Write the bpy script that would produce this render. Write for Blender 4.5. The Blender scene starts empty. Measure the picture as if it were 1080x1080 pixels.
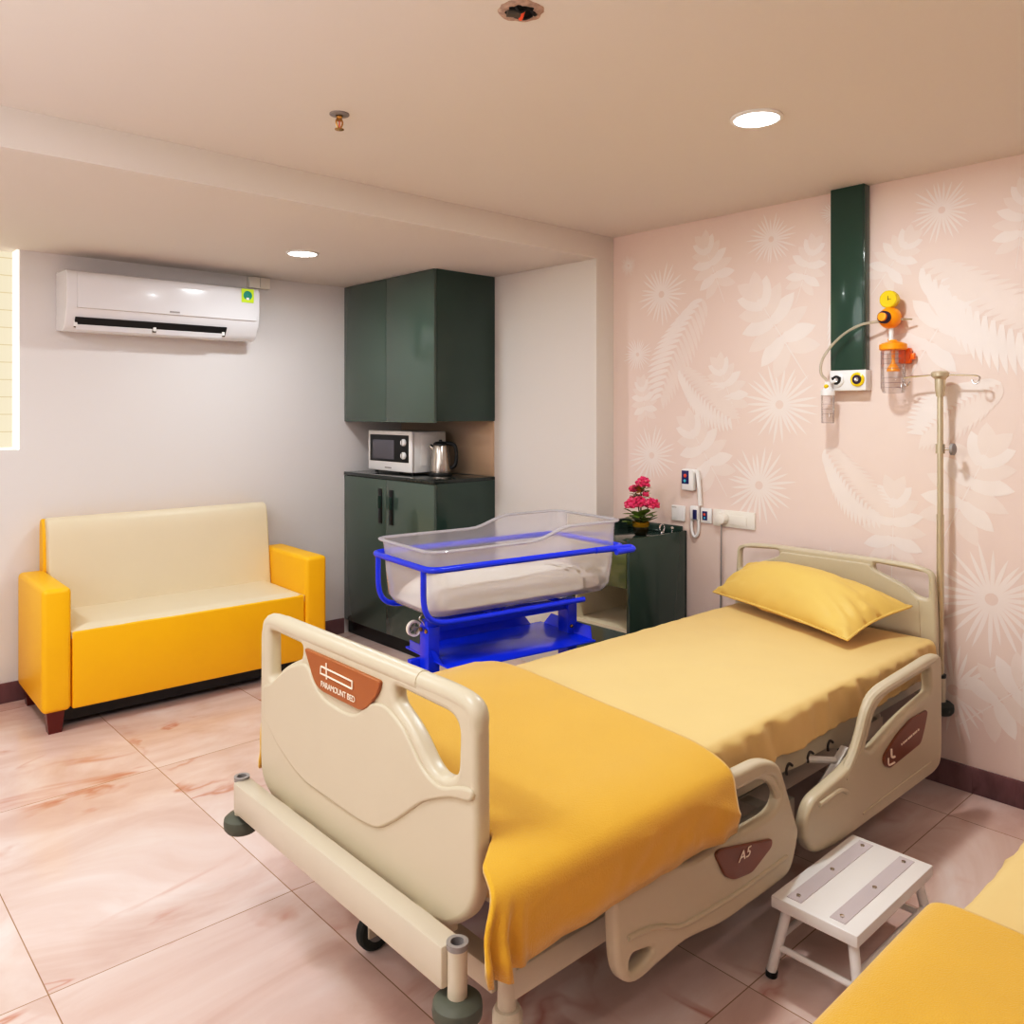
import bpy, bmesh, math, random
from mathutils import Vector, Matrix, noise
random.seed(4)
PI = math.pi
scn = bpy.context.scene
COL = scn.collection

# ---------------------------------------------------------------- materials
def lin(c):
    def f(v):
        v /= 255.0
        return v / 12.92 if v <= 0.04045 else ((v + 0.055) / 1.055) ** 2.4
    return (f(c[0]), f(c[1]), f(c[2]), 1.0)

def newmat(name):
    m = bpy.data.materials.new(name)
    m.use_nodes = True
    nt = m.node_tree
    b = nt.nodes['Principled BSDF']
    return m, nt, b

def mat(name, c, rough=0.5, metal=0.0, var=0.06, scale=6.0, bump=0.0, bscale=80.0, coat=0.0, emit=None, es=0.0, spec=0.5, sheen=0.0):
    m, nt, b = newmat(name)
    N, L = nt.nodes, nt.links
    tc = N.new('ShaderNodeTexCoord')
    no = N.new('ShaderNodeTexNoise'); no.inputs['Scale'].default_value = scale; no.inputs['Detail'].default_value = 4
    L.new(tc.outputs['Object'], no.inputs['Vector'])
    mx = N.new('ShaderNodeMix'); mx.data_type = 'RGBA'
    base = lin(c)
    mx.inputs['A'].default_value = tuple(v * (1 - var) for v in base[:3]) + (1,)
    mx.inputs['B'].default_value = tuple(min(1, v * (1 + var)) for v in base[:3]) + (1,)
    L.new(no.outputs['Fac'], mx.inputs['Factor'])
    L.new(mx.outputs['Result'], b.inputs['Base Color'])
    b.inputs['Roughness'].default_value = rough
    b.inputs['Metallic'].default_value = metal
    b.inputs['Coat Weight'].default_value = coat
    b.inputs['Specular IOR Level'].default_value = spec
    b.inputs['Sheen Weight'].default_value = sheen
    if sheen: b.inputs['Sheen Tint'].default_value = (1.0, .92, .74, 1)
    if bump:
        n2 = N.new('ShaderNodeTexNoise'); n2.inputs['Scale'].default_value = bscale
        L.new(tc.outputs['Object'], n2.inputs['Vector'])
        bp = N.new('ShaderNodeBump'); bp.inputs['Strength'].default_value = bump; bp.inputs['Distance'].default_value = 0.004
        L.new(n2.outputs['Fac'], bp.inputs['Height']); L.new(bp.outputs['Normal'], b.inputs['Normal'])
    if emit:
        b.inputs['Emission Color'].default_value = lin(emit); b.inputs['Emission Strength'].default_value = es
    return m

def clear_mat(name, tint, opac, rough=0.08, gloss=0.10):
    m = bpy.data.materials.new(name); m.use_nodes = True
    nt = m.node_tree; N, L = nt.nodes, nt.links
    N.remove(N['Principled BSDF'])
    out = N['Material Output']
    tr = N.new('ShaderNodeBsdfTransparent'); tr.inputs[0].default_value = (0.97, 0.97, 0.98, 1)
    df = N.new('ShaderNodeBsdfDiffuse'); df.inputs[0].default_value = lin(tint)
    tl = N.new('ShaderNodeBsdfTranslucent'); tl.inputs[0].default_value = lin(tint)
    md = N.new('ShaderNodeMixShader'); md.inputs[0].default_value = 0.45
    L.new(df.outputs[0], md.inputs[1]); L.new(tl.outputs[0], md.inputs[2])
    gl = N.new('ShaderNodeBsdfGlossy'); gl.inputs['Roughness'].default_value = rough
    m1 = N.new('ShaderNodeMixShader'); m1.inputs[0].default_value = opac
    L.new(tr.outputs[0], m1.inputs[1]); L.new(md.outputs[0], m1.inputs[2])
    lw = N.new('ShaderNodeLayerWeight'); lw.inputs[0].default_value = 0.25
    mr = N.new('ShaderNodeMath'); mr.operation = 'MULTIPLY_ADD'; mr.inputs[1].default_value = 0.6; mr.inputs[2].default_value = gloss * 0.4
    L.new(lw.outputs['Fresnel'], mr.inputs[0])
    m2 = N.new('ShaderNodeMixShader'); L.new(mr.outputs[0], m2.inputs[0])
    L.new(m1.outputs[0], m2.inputs[1]); L.new(gl.outputs[0], m2.inputs[2])
    L.new(m2.outputs[0], out.inputs[0])
    return m

def marble_floor(name, cols, tile=True, rough=0.13, scale=1.0):
    m, nt, b = newmat(name)
    N, L = nt.nodes, nt.links
    tc = N.new('ShaderNodeTexCoord')
    br = N.new('ShaderNodeTexBrick')
    br.offset = 0.0; br.squash = 1.0
    mp = N.new('ShaderNodeMapping'); mp.inputs['Location'].default_value = (-0.50, -1.09, 0)
    L.new(tc.outputs['Object'], mp.inputs['Vector']); L.new(mp.outputs[0], br.inputs['Vector'])
    br.inputs['Color1'].default_value = (0, 0, 0, 1); br.inputs['Color2'].default_value = (1, 1, 1, 1); br.inputs['Mortar'].default_value = (0.5, 0.5, 0.5, 1)
    br.inputs['Scale'].default_value = 1.0; br.inputs['Mortar Size'].default_value = 0.0016; br.inputs['Mortar Smooth'].default_value = 0.2
    br.inputs['Brick Width'].default_value = 0.634; br.inputs['Row Height'].default_value = 1.115
    sc = N.new('ShaderNodeVectorMath'); sc.operation = 'SCALE'; sc.inputs['Scale'].default_value = 9.0
    L.new(br.outputs['Color'], sc.inputs[0])
    ad = N.new('ShaderNodeVectorMath'); ad.operation = 'ADD'
    mp2 = N.new('ShaderNodeMapping'); mp2.inputs['Rotation'].default_value = (0, 0, 0.5); mp2.inputs['Scale'].default_value = (0.75 * scale, 1.5 * scale, 1)
    L.new(tc.outputs['Object'], mp2.inputs['Vector'])
    L.new(mp2.outputs[0], ad.inputs[0]); L.new(sc.outputs[0], ad.inputs[1])
    n1 = N.new('ShaderNodeTexNoise'); n1.inputs['Scale'].default_value = 1.5; n1.inputs['Detail'].default_value = 7; n1.inputs['Roughness'].default_value = 0.58; n1.inputs['Distortion'].default_value = 1.6
    L.new(ad.outputs[0], n1.inputs['Vector'])
    r1 = N.new('ShaderNodeValToRGB'); e = r1.color_ramp.elements
    e[0].position = 0.25; e[0].color = lin(cols[0]); e[1].position = 0.78; e[1].color = lin(cols[3])
    for p_, c_ in ((0.42, cols[1]), (0.55, cols[2])):
        k = e.new(p_); k.color = lin(c_)
    L.new(n1.outputs['Fac'], r1.inputs[0])
    # veins: ridges of a second noise
    n2 = N.new('ShaderNodeTexNoise'); n2.inputs['Scale'].default_value = 1.1; n2.inputs['Detail'].default_value = 5; n2.inputs['Roughness'].default_value = 0.5; n2.inputs['Distortion'].default_value = 0.9
    L.new(ad.outputs[0], n2.inputs['Vector'])
    s1 = N.new('ShaderNodeMath'); s1.operation = 'SUBTRACT'; s1.inputs[1].default_value = 0.5; L.new(n2.outputs['Fac'], s1.inputs[0])
    s2 = N.new('ShaderNodeMath'); s2.operation = 'ABSOLUTE'; L.new(s1.outputs[0], s2.inputs[0])
    r2 = N.new('ShaderNodeValToRGB'); e = r2.color_ramp.elements
    e[0].position = 0.0; e[0].color = (0.9, 0.9, 0.9, 1); e[1].position = 0.022; e[1].color = (0, 0, 0, 1)
    L.new(s2.outputs[0], r2.inputs[0])
    n3 = N.new('ShaderNodeTexNoise'); n3.inputs['Scale'].default_value = 2.2; n3.inputs['Detail'].default_value = 3
    L.new(ad.outputs[0], n3.inputs['Vector'])
    r3 = N.new('ShaderNodeValToRGB'); r3.color_ramp.elements[0].position = 0.46; r3.color_ramp.elements[1].position = 0.62
    L.new(n3.outputs['Fac'], r3.inputs[0])
    mu = N.new('ShaderNodeMath'); mu.operation = 'MULTIPLY'; L.new(r2.outputs[0], mu.inputs[0]); L.new(r3.outputs[0], mu.inputs[1])
    mx = N.new('ShaderNodeMix'); mx.data_type = 'RGBA'
    L.new(mu.outputs[0], mx.inputs['Factor']); L.new(r1.outputs[0], mx.inputs['A']); mx.inputs['B'].default_value = lin(cols[4])
    last = mx.outputs['Result']
    if tile:
        m3 = N.new('ShaderNodeMix'); m3.data_type = 'RGBA'
        L.new(br.outputs['Fac'], m3.inputs['Factor']); L.new(last, m3.inputs['A']); m3.inputs['B'].default_value = lin(cols[5])
        last = m3.outputs['Result']
    L.new(last, b.inputs['Base Color'])
    b.inputs['Roughness'].default_value = rough
    b.inputs['Specular IOR Level'].default_value = 0.45
    return m

M = {}
M['floor'] = marble_floor('pink_onyx_tile', [(204, 172, 160), (217, 190, 180), (226, 203, 195), (238, 226, 221), (196, 140, 122), (160, 128, 100)])
M['skirt'] = marble_floor('shaded_rose_skirting', [(92, 56, 56), (118, 78, 80), (132, 92, 94), (150, 112, 112), (74, 38, 34), (80, 50, 46)], tile=False, rough=0.2, scale=2.0)  # same tile as the floor, its shade put into a darker colour
M['wall'] = mat('white_wall_paint', (226, 222, 221), 0.6, var=0.012, scale=1.2)
M['column'] = mat('column_paint', (224, 218, 212), 0.6, var=0.012, scale=1.2)
M['ceiling'] = mat('ceiling_paint', (226, 219, 213), 0.75, var=0.012, scale=1.0)
M['pink'] = mat('blush_wallpaper', (232, 212, 203), 0.62, var=0.03, scale=1.5)
M['leaf_print'] = mat('pale_leaf_print', (238, 226, 220), 0.6, var=0.04, scale=9)
M['leaf_print2'] = mat('pale_leaf_print_soft', (235, 219, 211), 0.6, var=0.04, scale=9)
M['green'] = mat('dark_green_laminate', (48, 72, 62), 0.16, var=0.25, scale=3.0, coat=0.4)
M['green_door'] = mat('green_gloss_laminate', (80, 97, 88), 0.13, var=0.10, scale=2.0, coat=0.5)
M['green_strip'] = mat('wall_strip_green', (42, 76, 62), 0.16, var=0.12, scale=2.5, coat=0.4)
M['worktop'] = mat('black_granite', (40, 48, 44), 0.09, var=0.4, scale=60, coat=0.3)
M['black'] = mat('black_plastic', (18, 17, 18), 0.3, var=0.1)
M['plinth'] = mat('plinth_black', (14, 13, 13), 0.25, var=0.1)
M['backsplash'] = mat('cream_backsplash', (205, 178, 150), 0.15, var=0.08, scale=4, coat=0.3)
M['niche'] = mat('cream_laminate', (232, 222, 196), 0.35, var=0.03)
M['olive'] = mat('olive_drawer_front', (108, 116, 62), 0.12, var=0.1, scale=2, coat=0.5)
M['yellow'] = mat('yellow_leatherette', (252, 190, 4), 0.38, var=0.04, scale=5, bump=0.12, bscale=260)
M['cream'] = mat('cream_leatherette', (226, 212, 184), 0.42, var=0.03, scale=5, bump=0.12, bscale=260)
M['redwood'] = mat('red_brown_wood', (104, 26, 18), 0.25, var=0.25, scale=14)
M['bed'] = mat('beige_plastic', (200, 189, 166), 0.33, var=0.02, scale=5)
M['bed_metal'] = mat('beige_powder_coat', (203, 193, 174), 0.35, var=0.03, scale=8)
M['plate'] = mat('brown_badge', (160, 98, 52), 0.3, var=0.06, scale=10)
M['plate_dark'] = mat('dark_brown_badge', (128, 66, 28), 0.3, var=0.06, scale=10)
M['badge_white'] = mat('badge_lettering', (240, 226, 210), 0.4, var=0.02)
M['rubber'] = mat('grey_green_rubber', (92, 96, 84), 0.55, var=0.12, scale=20)
M['rubber_dark'] = mat('dark_rubber', (38, 42, 36), 0.6, var=0.12, scale=20)
M['steel'] = mat('brushed_steel', (200, 196, 190), 0.22, metal=1.0, var=0.05, scale=20)
M['chrome'] = mat('chrome', (225, 225, 225), 0.08, metal=1.0, var=0.02)
M['pole'] = mat('satin_pole', (208, 197, 172), 0.25, metal=0.55, var=0.03)
M['sheet'] = mat('yellow_cotton_sheet', (224, 194, 134), 0.62, var=0.05, scale=5, bump=0.2, bscale=14, sheen=0.15)
M['pillow'] = mat('yellow_cotton_pillow', (224, 189, 108), 0.58, var=0.05, scale=5, bump=0.15, bscale=12, sheen=0.15)
M['blanket'] = mat('mustard_blanket', (216, 165, 42), 0.85, var=0.07, scale=7, bump=0.35, bscale=340, sheen=0.6)
M['blue'] = mat('blue_enamel', (14, 58, 236), 0.24, var=0.06, scale=6, coat=0.3)
M['tub'] = clear_mat('clear_plastic', (236, 232, 240), 0.36)
M['tub_rim'] = clear_mat('clear_plastic_rim', (232, 230, 234), 0.62)
M['white'] = mat('white_plastic', (236, 234, 232), 0.3, var=0.015)
M['white_warm'] = mat('warm_white_plastic', (236, 230, 220), 0.3, var=0.015)
M['bedding'] = mat('white_bedding', (240, 236, 226), 0.7, var=0.03, bump=0.2, bscale=30)
M['print'] = mat('grey_toy_print', (150, 140, 110), 0.7, var=0.3, scale=40)
M['ac'] = mat('ac_white', (226, 224, 226), 0.16, var=0.01, coat=0.4)
M['grey'] = mat('mid_grey', (150, 146, 144), 0.4, var=0.05)
M['darkgap'] = mat('dark_gap', (20, 18, 20), 0.6, var=0.1)
M['sticker'] = mat('lime_sticker', (196, 226, 40), 0.4, var=0.05)
M['teal'] = mat('teal_print', (20, 140, 120), 0.4, var=0.05)
M['screen'] = mat('microwave_glass', (104, 102, 110), 0.15, var=0.12, scale=200)
M['stool'] = mat('white_powder_coat', (232, 229, 226), 0.3, var=0.02)
M['stool_strip'] = mat('lilac_anti_slip', (196, 186, 188), 0.55, var=0.05, bump=0.2, bscale=500)
M['orange'] = mat('orange_plastic', (255, 160, 14), 0.28, var=0.04)
M['orange_deep'] = mat('deep_orange_plastic', (250, 120, 16), 0.3, var=0.04)
M['gauge'] = mat('yellow_gauge', (232, 200, 30), 0.25, var=0.05)
M['purple'] = mat('dark_purple_plastic', (44, 20, 58), 0.3, var=0.05)
M['jar'] = clear_mat('clear_jar', (236, 228, 224), 0.05, gloss=.05)
M['tube'] = clear_mat('clear_tube', (236, 228, 208), 0.55)
M['mark'] = mat('graduation_marks', (150, 132, 134), 0.5, var=0.05)
M['gold'] = mat('gold_glaze', (226, 172, 30), 0.18, metal=0.6, var=0.1)
M['gold_dark'] = mat('dark_gold_glaze', (44, 34, 8), 0.15, metal=0.4, var=0.2)
M['flower'] = mat('pink_petals', (222, 62, 118), 0.6, var=0.35, scale=60)
M['flower2'] = mat('light_pink_petals', (240, 120, 140), 0.6, var=0.3, scale=60)
M['leaf'] = mat('leaf_green', (112, 136, 48), 0.5, var=0.3, scale=30)
M['leaf2'] = mat('autumn_leaf', (176, 120, 40), 0.5, var=0.3, scale=30)
M['stem'] = mat('brown_stem', (72, 62, 26), 0.6, var=0.2)
M['navy'] = mat('navy_print', (40, 44, 110), 0.35, var=0.05)
M['red'] = mat('red_button', (230, 96, 70), 0.4, var=0.05)
M['cyan'] = mat('cyan_button', (90, 190, 210), 0.4, var=0.05)
M['brass'] = mat('brass', (200, 160, 90), 0.25, metal=0.9, var=0.08)
M['plaster'] = mat('broken_plaster', (186, 164, 150), 0.9, var=0.6, scale=60, bump=0.8, bscale=120)
M['hole'] = mat('painted_hole_shade', (24, 18, 14), 0.9, var=0.3, scale=40)
M['wire_orange'] = mat('orange_wire', (232, 96, 52), 0.5, var=0.05)
M['wire_black'] = mat('black_wire', (26, 22, 20), 0.5, var=0.05)
M['pipe'] = mat('grey_conduit', (92, 84, 72), 0.5, var=0.1)
M['lamp'] = mat('downlight_diffuser', (255, 255, 255), 0.5, var=0.0, emit=(255, 252, 248), es=14.0)
M['pane'] = mat('backlit_pane', (70, 64, 54), 0.5, var=0.0, emit=(255, 240, 208), es=.82)
M['pane_line'] = mat('pane_grid_line', (60, 54, 44), 0.5, var=0.0, emit=(255, 230, 180), es=0.66)
M['jamb'] = mat('glowing_white_jamb', (255, 253, 246), 0.5, var=0.0, emit=(255, 250, 236), es=0.7)  # emission stands in for window light falling on the jamb
M['dark_steel'] = mat('dark_under_frame', (56, 40, 32), 0.5, var=0.2)

# ---------------------------------------------------------------- mesh tools
def fil(pts, d, closed=True, n=5):
    """round the corners of a 2-D or 3-D path; d may be a number or list"""
    P = [Vector(p) for p in pts]; out = []; c = len(P)
    for i, p in enumerate(P):
        if not closed and i in (0, c - 1):
            out.append(p); continue
        a, b = P[i - 1], P[(i + 1) % c]
        di = d[i] if isinstance(d, (list, tuple)) else d
        if di <= 0:
            out.append(p); continue
        d1 = min(di, (a - p).length * 0.49); d2 = min(di, (b - p).length * 0.49)
        s = p + (a - p).normalized() * d1; e = p + (b - p).normalized() * d2
        for k in range(n + 1):
            t = k / n
            out.append(s * (1 - t) ** 2 + p * 2 * t * (1 - t) + e * t * t)
    return out

def rrect(x0, x1, y0, y1, r, n=5):
    return [Vector((p.x, p.y)) for p in fil([(x0, y0), (x1, y0), (x1, y1), (x0, y1)], r, True, n)]

def from_curve(cu):
    o = bpy.data.objects.new('tmp_curve', cu); COL.objects.link(o)
    dg = bpy.context.evaluated_depsgraph_get(); dg.update()
    me = bpy.data.meshes.new_from_object(o.evaluated_get(dg))
    bpy.data.objects.remove(o)
    return me

def plate_mesh(outline, holes, thick, bev, res=2):
    cu = bpy.data.curves.new('tmp', 'CURVE'); cu.dimensions = '2D'; cu.fill_mode = 'BOTH'
    for ring in [outline] + list(holes):
        sp = cu.splines.new('POLY'); sp.points.add(len(ring) - 1); sp.use_cyclic_u = True
        for q, p in zip(sp.points, ring): q.co = (p[0], p[1], 0, 1)
    cu.extrude = max(0.0002, thick / 2 - bev); cu.bevel_depth = bev; cu.bevel_resolution = res; cu.offset = -bev
    me = from_curve(cu); bpy.data.curves.remove(cu)
    return me

def text_mesh(s, size, depth=0.0006, shear=0.0, space=1.0):
    cu = bpy.data.curves.new('tmp', 'FONT'); cu.body = s; cu.size = size; cu.extrude = depth; cu.shear = shear
    cu.space_character = space
    cu.align_x = 'CENTER'; cu.align_y = 'CENTER'
    me = from_curve(cu); bpy.data.curves.remove(cu)
    return me

def basis(X, Y, Z, O):
    m = Matrix((X, Y, Z)).transposed().to_4x4(); m.translation = Vector(O); return m
def face_mx(x):   # (y,z) drawn as seen by someone looking toward +x : local X = -y
    return basis((0, -1, 0), (0, 0, 1), (-1, 0, 0), (x, 0, 0))
def face_my(y):   # (x,z) seen by someone looking toward +y
    return basis((1, 0, 0), (0, 0, 1), (0, -1, 0), (0, y, 0))
def along_x(x):   # profile (y,z), extruded along x
    return basis((0, 1, 0), (0, 0, 1), (1, 0, 0), (x, 0, 0))
def flat_z(z):
    return Matrix.Translation((0, 0, z))
def ny(pts):      # (y,z) -> local coordinates of face_mx
    return [(-p[0], p[1]) for p in pts]

class MB:
    def __init__(s): s.bm = bmesh.new(); s.mats = []
    def mi(s, m):
        if m not in s.mats: s.mats.append(m)
        return s.mats.index(m)
    def add(s, me, m, T=None, free=True):
        n0 = len(s.bm.faces); v0 = len(s.bm.verts)
        s.bm.from_mesh(me)
        s.bm.verts.ensure_lookup_table(); s.bm.faces.ensure_lookup_table()
        if T is not None:
            bmesh.ops.transform(s.bm, matrix=T, verts=s.bm.verts[v0:])
        k = s.mi(m)
        for f in s.bm.faces[n0:]: f.material_index = k
        if free: bpy.data.meshes.remove(me)
        return s
    def _tmp(s, bm, m, T=None):
        me = bpy.data.meshes.new('tmp'); bm.to_mesh(me); bm.free()
        return s.add(me, m, T)
    def box(s, x0, x1, y0, y1, z0, z1, m, bev=0.0, seg=2, T=None):
        bm = bmesh.new(); bmesh.ops.create_cube(bm, size=1)
        for v in bm.verts:
            v.co = Vector(((x0 + x1) / 2 + v.co.x * (x1 - x0), (y0 + y1) / 2 + v.co.y * (y1 - y0), (z0 + z1) / 2 + v.co.z * (z1 - z0)))
        if bev: bmesh.ops.bevel(bm, geom=list(bm.edges), offset=bev, segments=seg, profile=0.5, affect='EDGES')
        return s._tmp(bm, m, T)
    def plate(s, outline, holes, thick, bev, m, T=None, res=2):
        return s.add(plate_mesh(outline, holes, thick, bev, res), m, T)
    def text(s, t, size, m, T, depth=0.0006, shear=0.0, space=1.0):
        return s.add(text_mesh(t, size, depth, shear, space), m, T)
    def tube(s, pts, r, m, closed=False, res=10, cap=True, rs=None, flat=1.0, T=None):
        P = [Vector(p) if len(p) == 3 else Vector((p[0], p[1], 0)) for p in pts]; n = len(P)
        bm = bmesh.new(); rings = []; up = None
        for i in range(n):
            if closed: t = P[(i + 1) % n] - P[i - 1]
            else: t = P[min(i + 1, n - 1)] - P[max(i - 1, 0)]
            if t.length < 1e-9: t = Vector((0, 0, 1))
            t.normalize()
            if up is None:
                up = Vector((0, 0, 1)) if abs(t.z) < 0.9 else Vector((1, 0, 0))
            up = up - t * up.dot(t)
            if up.length < 1e-6: up = t.orthogonal()
            up.normalize(); sd = t.cross(up)
            ri = rs[i] if rs else r
            rings.append([bm.verts.new(P[i] + (sd * math.cos(2 * PI * k / res) + up * (math.sin(2 * PI * k / res) * flat)) * ri) for k in range(res)])
        for i in range(n if closed else n - 1):
            a, b = rings[i], rings[(i + 1) % n]
            for k in range(res):
                bm.faces.new((a[k], a[(k + 1) % res], b[(k + 1) % res], b[k]))
        if cap and not closed:
            bm.faces.new(rings[0][::-1]); bm.faces.new(rings[-1])
        bmesh.ops.recalc_face_normals(bm, faces=bm.faces)
        return s._tmp(bm, m, T)
    def cyl(s, a, b, r, m, r2=None, res=20, T=None):
        return s.tube([a, b], r, m, res=res, rs=[r, r if r2 is None else r2], T=T)
    def lathe(s, prof, m, c=(0, 0, 0), axis='Z', res=24, cap=True, T=None):
        bm = bmesh.new(); rings = []
        for r, h in prof:
            rr = max(r, 1e-5)
            rings.append([bm.verts.new((rr * math.cos(2 * PI * k / res), rr * math.sin(2 * PI * k / res), h)) for k in range(res)])
        for a, b in zip(rings[:-1], rings[1:]):
            for k in range(res): bm.faces.new((a[k], a[(k + 1) % res], b[(k + 1) % res], b[k]))
        if cap:
            bm.faces.new(rings[0][::-1]); bm.faces.new(rings[-1])
        bmesh.ops.remove_doubles(bm, verts=bm.verts, dist=2e-5)
        bmesh.ops.recalc_face_normals(bm, faces=bm.faces)
        R = {'Z': Matrix.Identity(4), '-X': Matrix.Rotation(-PI / 2, 4, 'Y'), 'X': Matrix.Rotation(PI / 2, 4, 'Y'), '-Y': Matrix.Rotation(PI / 2, 4, 'X'), 'Y': Matrix.Rotation(-PI / 2, 4, 'X')}[axis]
        TT = Matrix.Translation(Vector(c)) @ R
        return s._tmp(bm, m, TT if T is None else T @ TT)
    def ball(s, c, r, m, sx=1, sy=1, sz=1, seg=14, T=None):
        bm = bmesh.new(); bmesh.ops.create_uvsphere(bm, u_segments=seg, v_segments=max(6, seg // 2 + 2), radius=r)
        TT = Matrix.Translation(Vector(c)) @ Matrix.Diagonal((sx, sy, sz, 1))
        return s._tmp(bm, m, TT if T is None else T @ TT)
    def grid(s, rows, m, closed=False, capends=False):
        bm = bmesh.new(); R = [[bm.verts.new(Vector(p)) for p in row] for row in rows]
        for a, b in zip(R[:-1], R[1:]):
            c = len(a)
            for k in range(c if closed else c - 1):
                bm.faces.new((a[k], a[(k + 1) % c], b[(k + 1) % c], b[k]))
        if capends:
            bm.faces.new(R[0][::-1]); bm.faces.new(R[-1])
        bmesh.ops.recalc_face_normals(bm, faces=bm.faces)
        return s._tmp(bm, m)
    def poly(s, pts, m):
        k = s.mi(m)
        f = s.bm.faces.new([s.bm.verts.new(Vector(p)) for p in pts]); f.material_index = k
        return s
    def build(s, name, parent=None, angle=40, label=None, kind=None, local=False):
        me = bpy.data.meshes.new(name)
        if parent is not None and not local:
            r = parent
            while r.parent: r = r.parent
            bmesh.ops.translate(s.bm, vec=-Vector(r.location), verts=s.bm.verts)
        s.bm.to_mesh(me); s.bm.free()
        for m in s.mats: me.materials.append(m)
        me.polygons.foreach_set('use_smooth', [True] * len(me.polygons))
        me.set_sharp_from_angle(angle=math.radians(angle))
        o = bpy.data.objects.new(name, me); COL.objects.link(o)
        if parent is not None: o.parent = parent
        if label: o['label'] = label
        if kind: o['kind'] = kind
        return o

def thing(name, label, cat, loc=(0, 0, 0), rz=0.0, group=None):
    o = bpy.data.objects.new(name, None); COL.objects.link(o)
    o.empty_display_size = 0.1; o.location = loc; o.rotation_euler = (0, 0, rz)
    o['label'] = label; o['category'] = cat
    if group: o['group'] = group
    return o
def tag(o, label, cat, group=None):
    o['label'] = label; o['category'] = cat
    if group: o['group'] = group
    return o
def copy_tree(o, parent=None):
    c = o.copy(); COL.objects.link(c)
    if parent is not None: c.parent = parent
    for ch in list(o.children): copy_tree(ch, c)
    return c
def wob(x, y, z, f, a, seed=0.0):
    return a * noise.noise(Vector((x * f + seed, y * f - seed * 0.7, z * f + seed * 1.3)))
def sstep(a, b, x):
    t = max(0.0, min(1.0, (x - a) / (b - a))); return t * t * (3 - 2 * t)

# ---------------------------------------------------------------- room
XP, YB, XW, YS = 3.28, 4.56, 3.147, 2.82      # pink wall, back wall, column face, step of the column and bulkhead
ZC, ZL = 2.308, 2.186                         # ceiling, lowered ceiling
XL, YF = -1.6, -2.4

def S(b, name): return b.build(name, kind='structure')
S(MB().box(XL - .1, XP + .15, YF - .1, YB + .3, -0.08, 0.0, M['floor']), 'floor')
S(MB().box(XL - .1, XP + .15, YF - .1, YS + .05, ZC, ZC + .1, M['ceiling']), 'ceiling')
S(MB().box(XL - .1, XP + .15, YS, YB + .3, ZL, ZC + .1, M['ceiling']), 'trim_1')
# back wall with the window opening at its left end
b = MB()
WX0, WX1, WZ0 = -0.35, 0.905, 1.215
b.box(WX1, XW + .1, YB, YB + .2, 0, ZL + .02, M['wall'])
b.box(XL, WX0, YB, YB + .2, 0, ZL + .02, M['wall'])
b.box(WX0, WX1, YB, YB + .2, 0, WZ0, M['wall'])
S(b, 'wall_back')
S(MB().box(XL - .1, XL, YF, YB, 0, ZC, M['wall']), 'wall_left')
S(MB().box(XL, XP, YF - .1, YF, 0, ZC, M['wall']), 'wall_front')
S(MB().box(XW, XP + .15, YS, YB, 0, ZL - .0005, M['column']), 'wall_column')
# backlit window recess
b = MB()
b.box(WX0, WX1 - .001, YB + .10, YB + .12, WZ0, ZL, M['pane'])
for k in range(1, 12):
    z = WZ0 + k * 0.0855
    b.box(WX0, WX1 - .001, YB + .097, YB + .101, z - .002, z + .002, M['pane_line'])
for k in range(0, 8):
    x = WX1 - 0.13 - k * 0.15
    b.box(x - .002, x + .002, YB + .097, YB + .101, WZ0, ZL, M['pane_line'])
w = S(b, 'window_1')
b = MB()
b.box(WX1 - .008, WX1 + .002, YB - .002, YB + .10, WZ0, ZL, M['jamb'])
b.box(WX0, WX1, YB - .002, YB + .10, WZ0, WZ0 + .008, M['jamb'])
b.build('window_frame', w)
# skirting
S(MB().box(XL, 2.70, YB - .012, YB, 0, .095, M['skirt'], .002), 'baseboard_back')
S(MB().box(XP - .012, XP, YF, 2.25, 0, .095, M['skirt'], .002), 'baseboard_right')

# pink wall with its printed leaves (pattern stays in the wall's own mesh)
b = MB()
b.box(XP, XP + .1, YF, YS + .02, 0, ZC, M['pink'])
lx = [0]
def leaf_poly(pts, m):
    lx[0] += 1
    x = XP - 0.0004 - 0.0000012 * lx[0]
    b.poly([(x, p[0], p[1]) for p in pts], m)
def spike(cy, cz, ang, l0, l1, w, m, curl=0.0):
    d = Vector((math.cos(ang), math.sin(ang))); n = Vector((-d.y, d.x)); c = Vector((cy, cz)); L_, R_ = [], []
    for k in range(7):
        t = k / 6; l = l0 + (l1 - l0) * t
        ww = w * math.sin(PI * min(1, 0.12 + t * 0.88)) ** 0.8
        p = c + d * l + n * (curl * t * t)
        L_.append(p + n * ww); R_.append(p - n * ww)
    lx[0] += 1; x = XP - 0.0004 - 0.0000012 * lx[0]
    for k in range(6):
        b.poly([(x, q[0], q[1]) for q in (L_[k], L_[k + 1], R_[k + 1], R_[k])], m)
def fan(cy, cz, r, a0=0.0, span=2 * PI, n=26):
    for k in range(n):
        a = a0 + span * k / n
        rr = r * random.uniform(0.72, 1.0)
        spike(cy, cz, a, r * 0.10, rr, r * 0.035, M['leaf_print'], random.uniform(-.06, .06) * r)
def monstera(cy, cz, r, ang, n=7):
    d = Vector((math.cos(ang), math.sin(ang))); c = Vector((cy, cz))
    for s_ in (-1, 1):
        for k in range(n):
            t = k / (n - 1); p = c + d * (r * (-0.55 + 1.1 * t))
            a = ang + s_ * (2.0 - 1.75 * t)
            spike(p.x, p.y, a, 0.0, r * (0.70 - 0.24 * abs(t - .35)), r * 0.155, M['leaf_print' if k % 2 else 'leaf_print2'], s_ * r * .08)
    spike(cy - d.x * r * .75, cz - d.y * r * .75, ang, -r * .5, r * 1.5, r * 0.012, M['leaf_print'])
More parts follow.
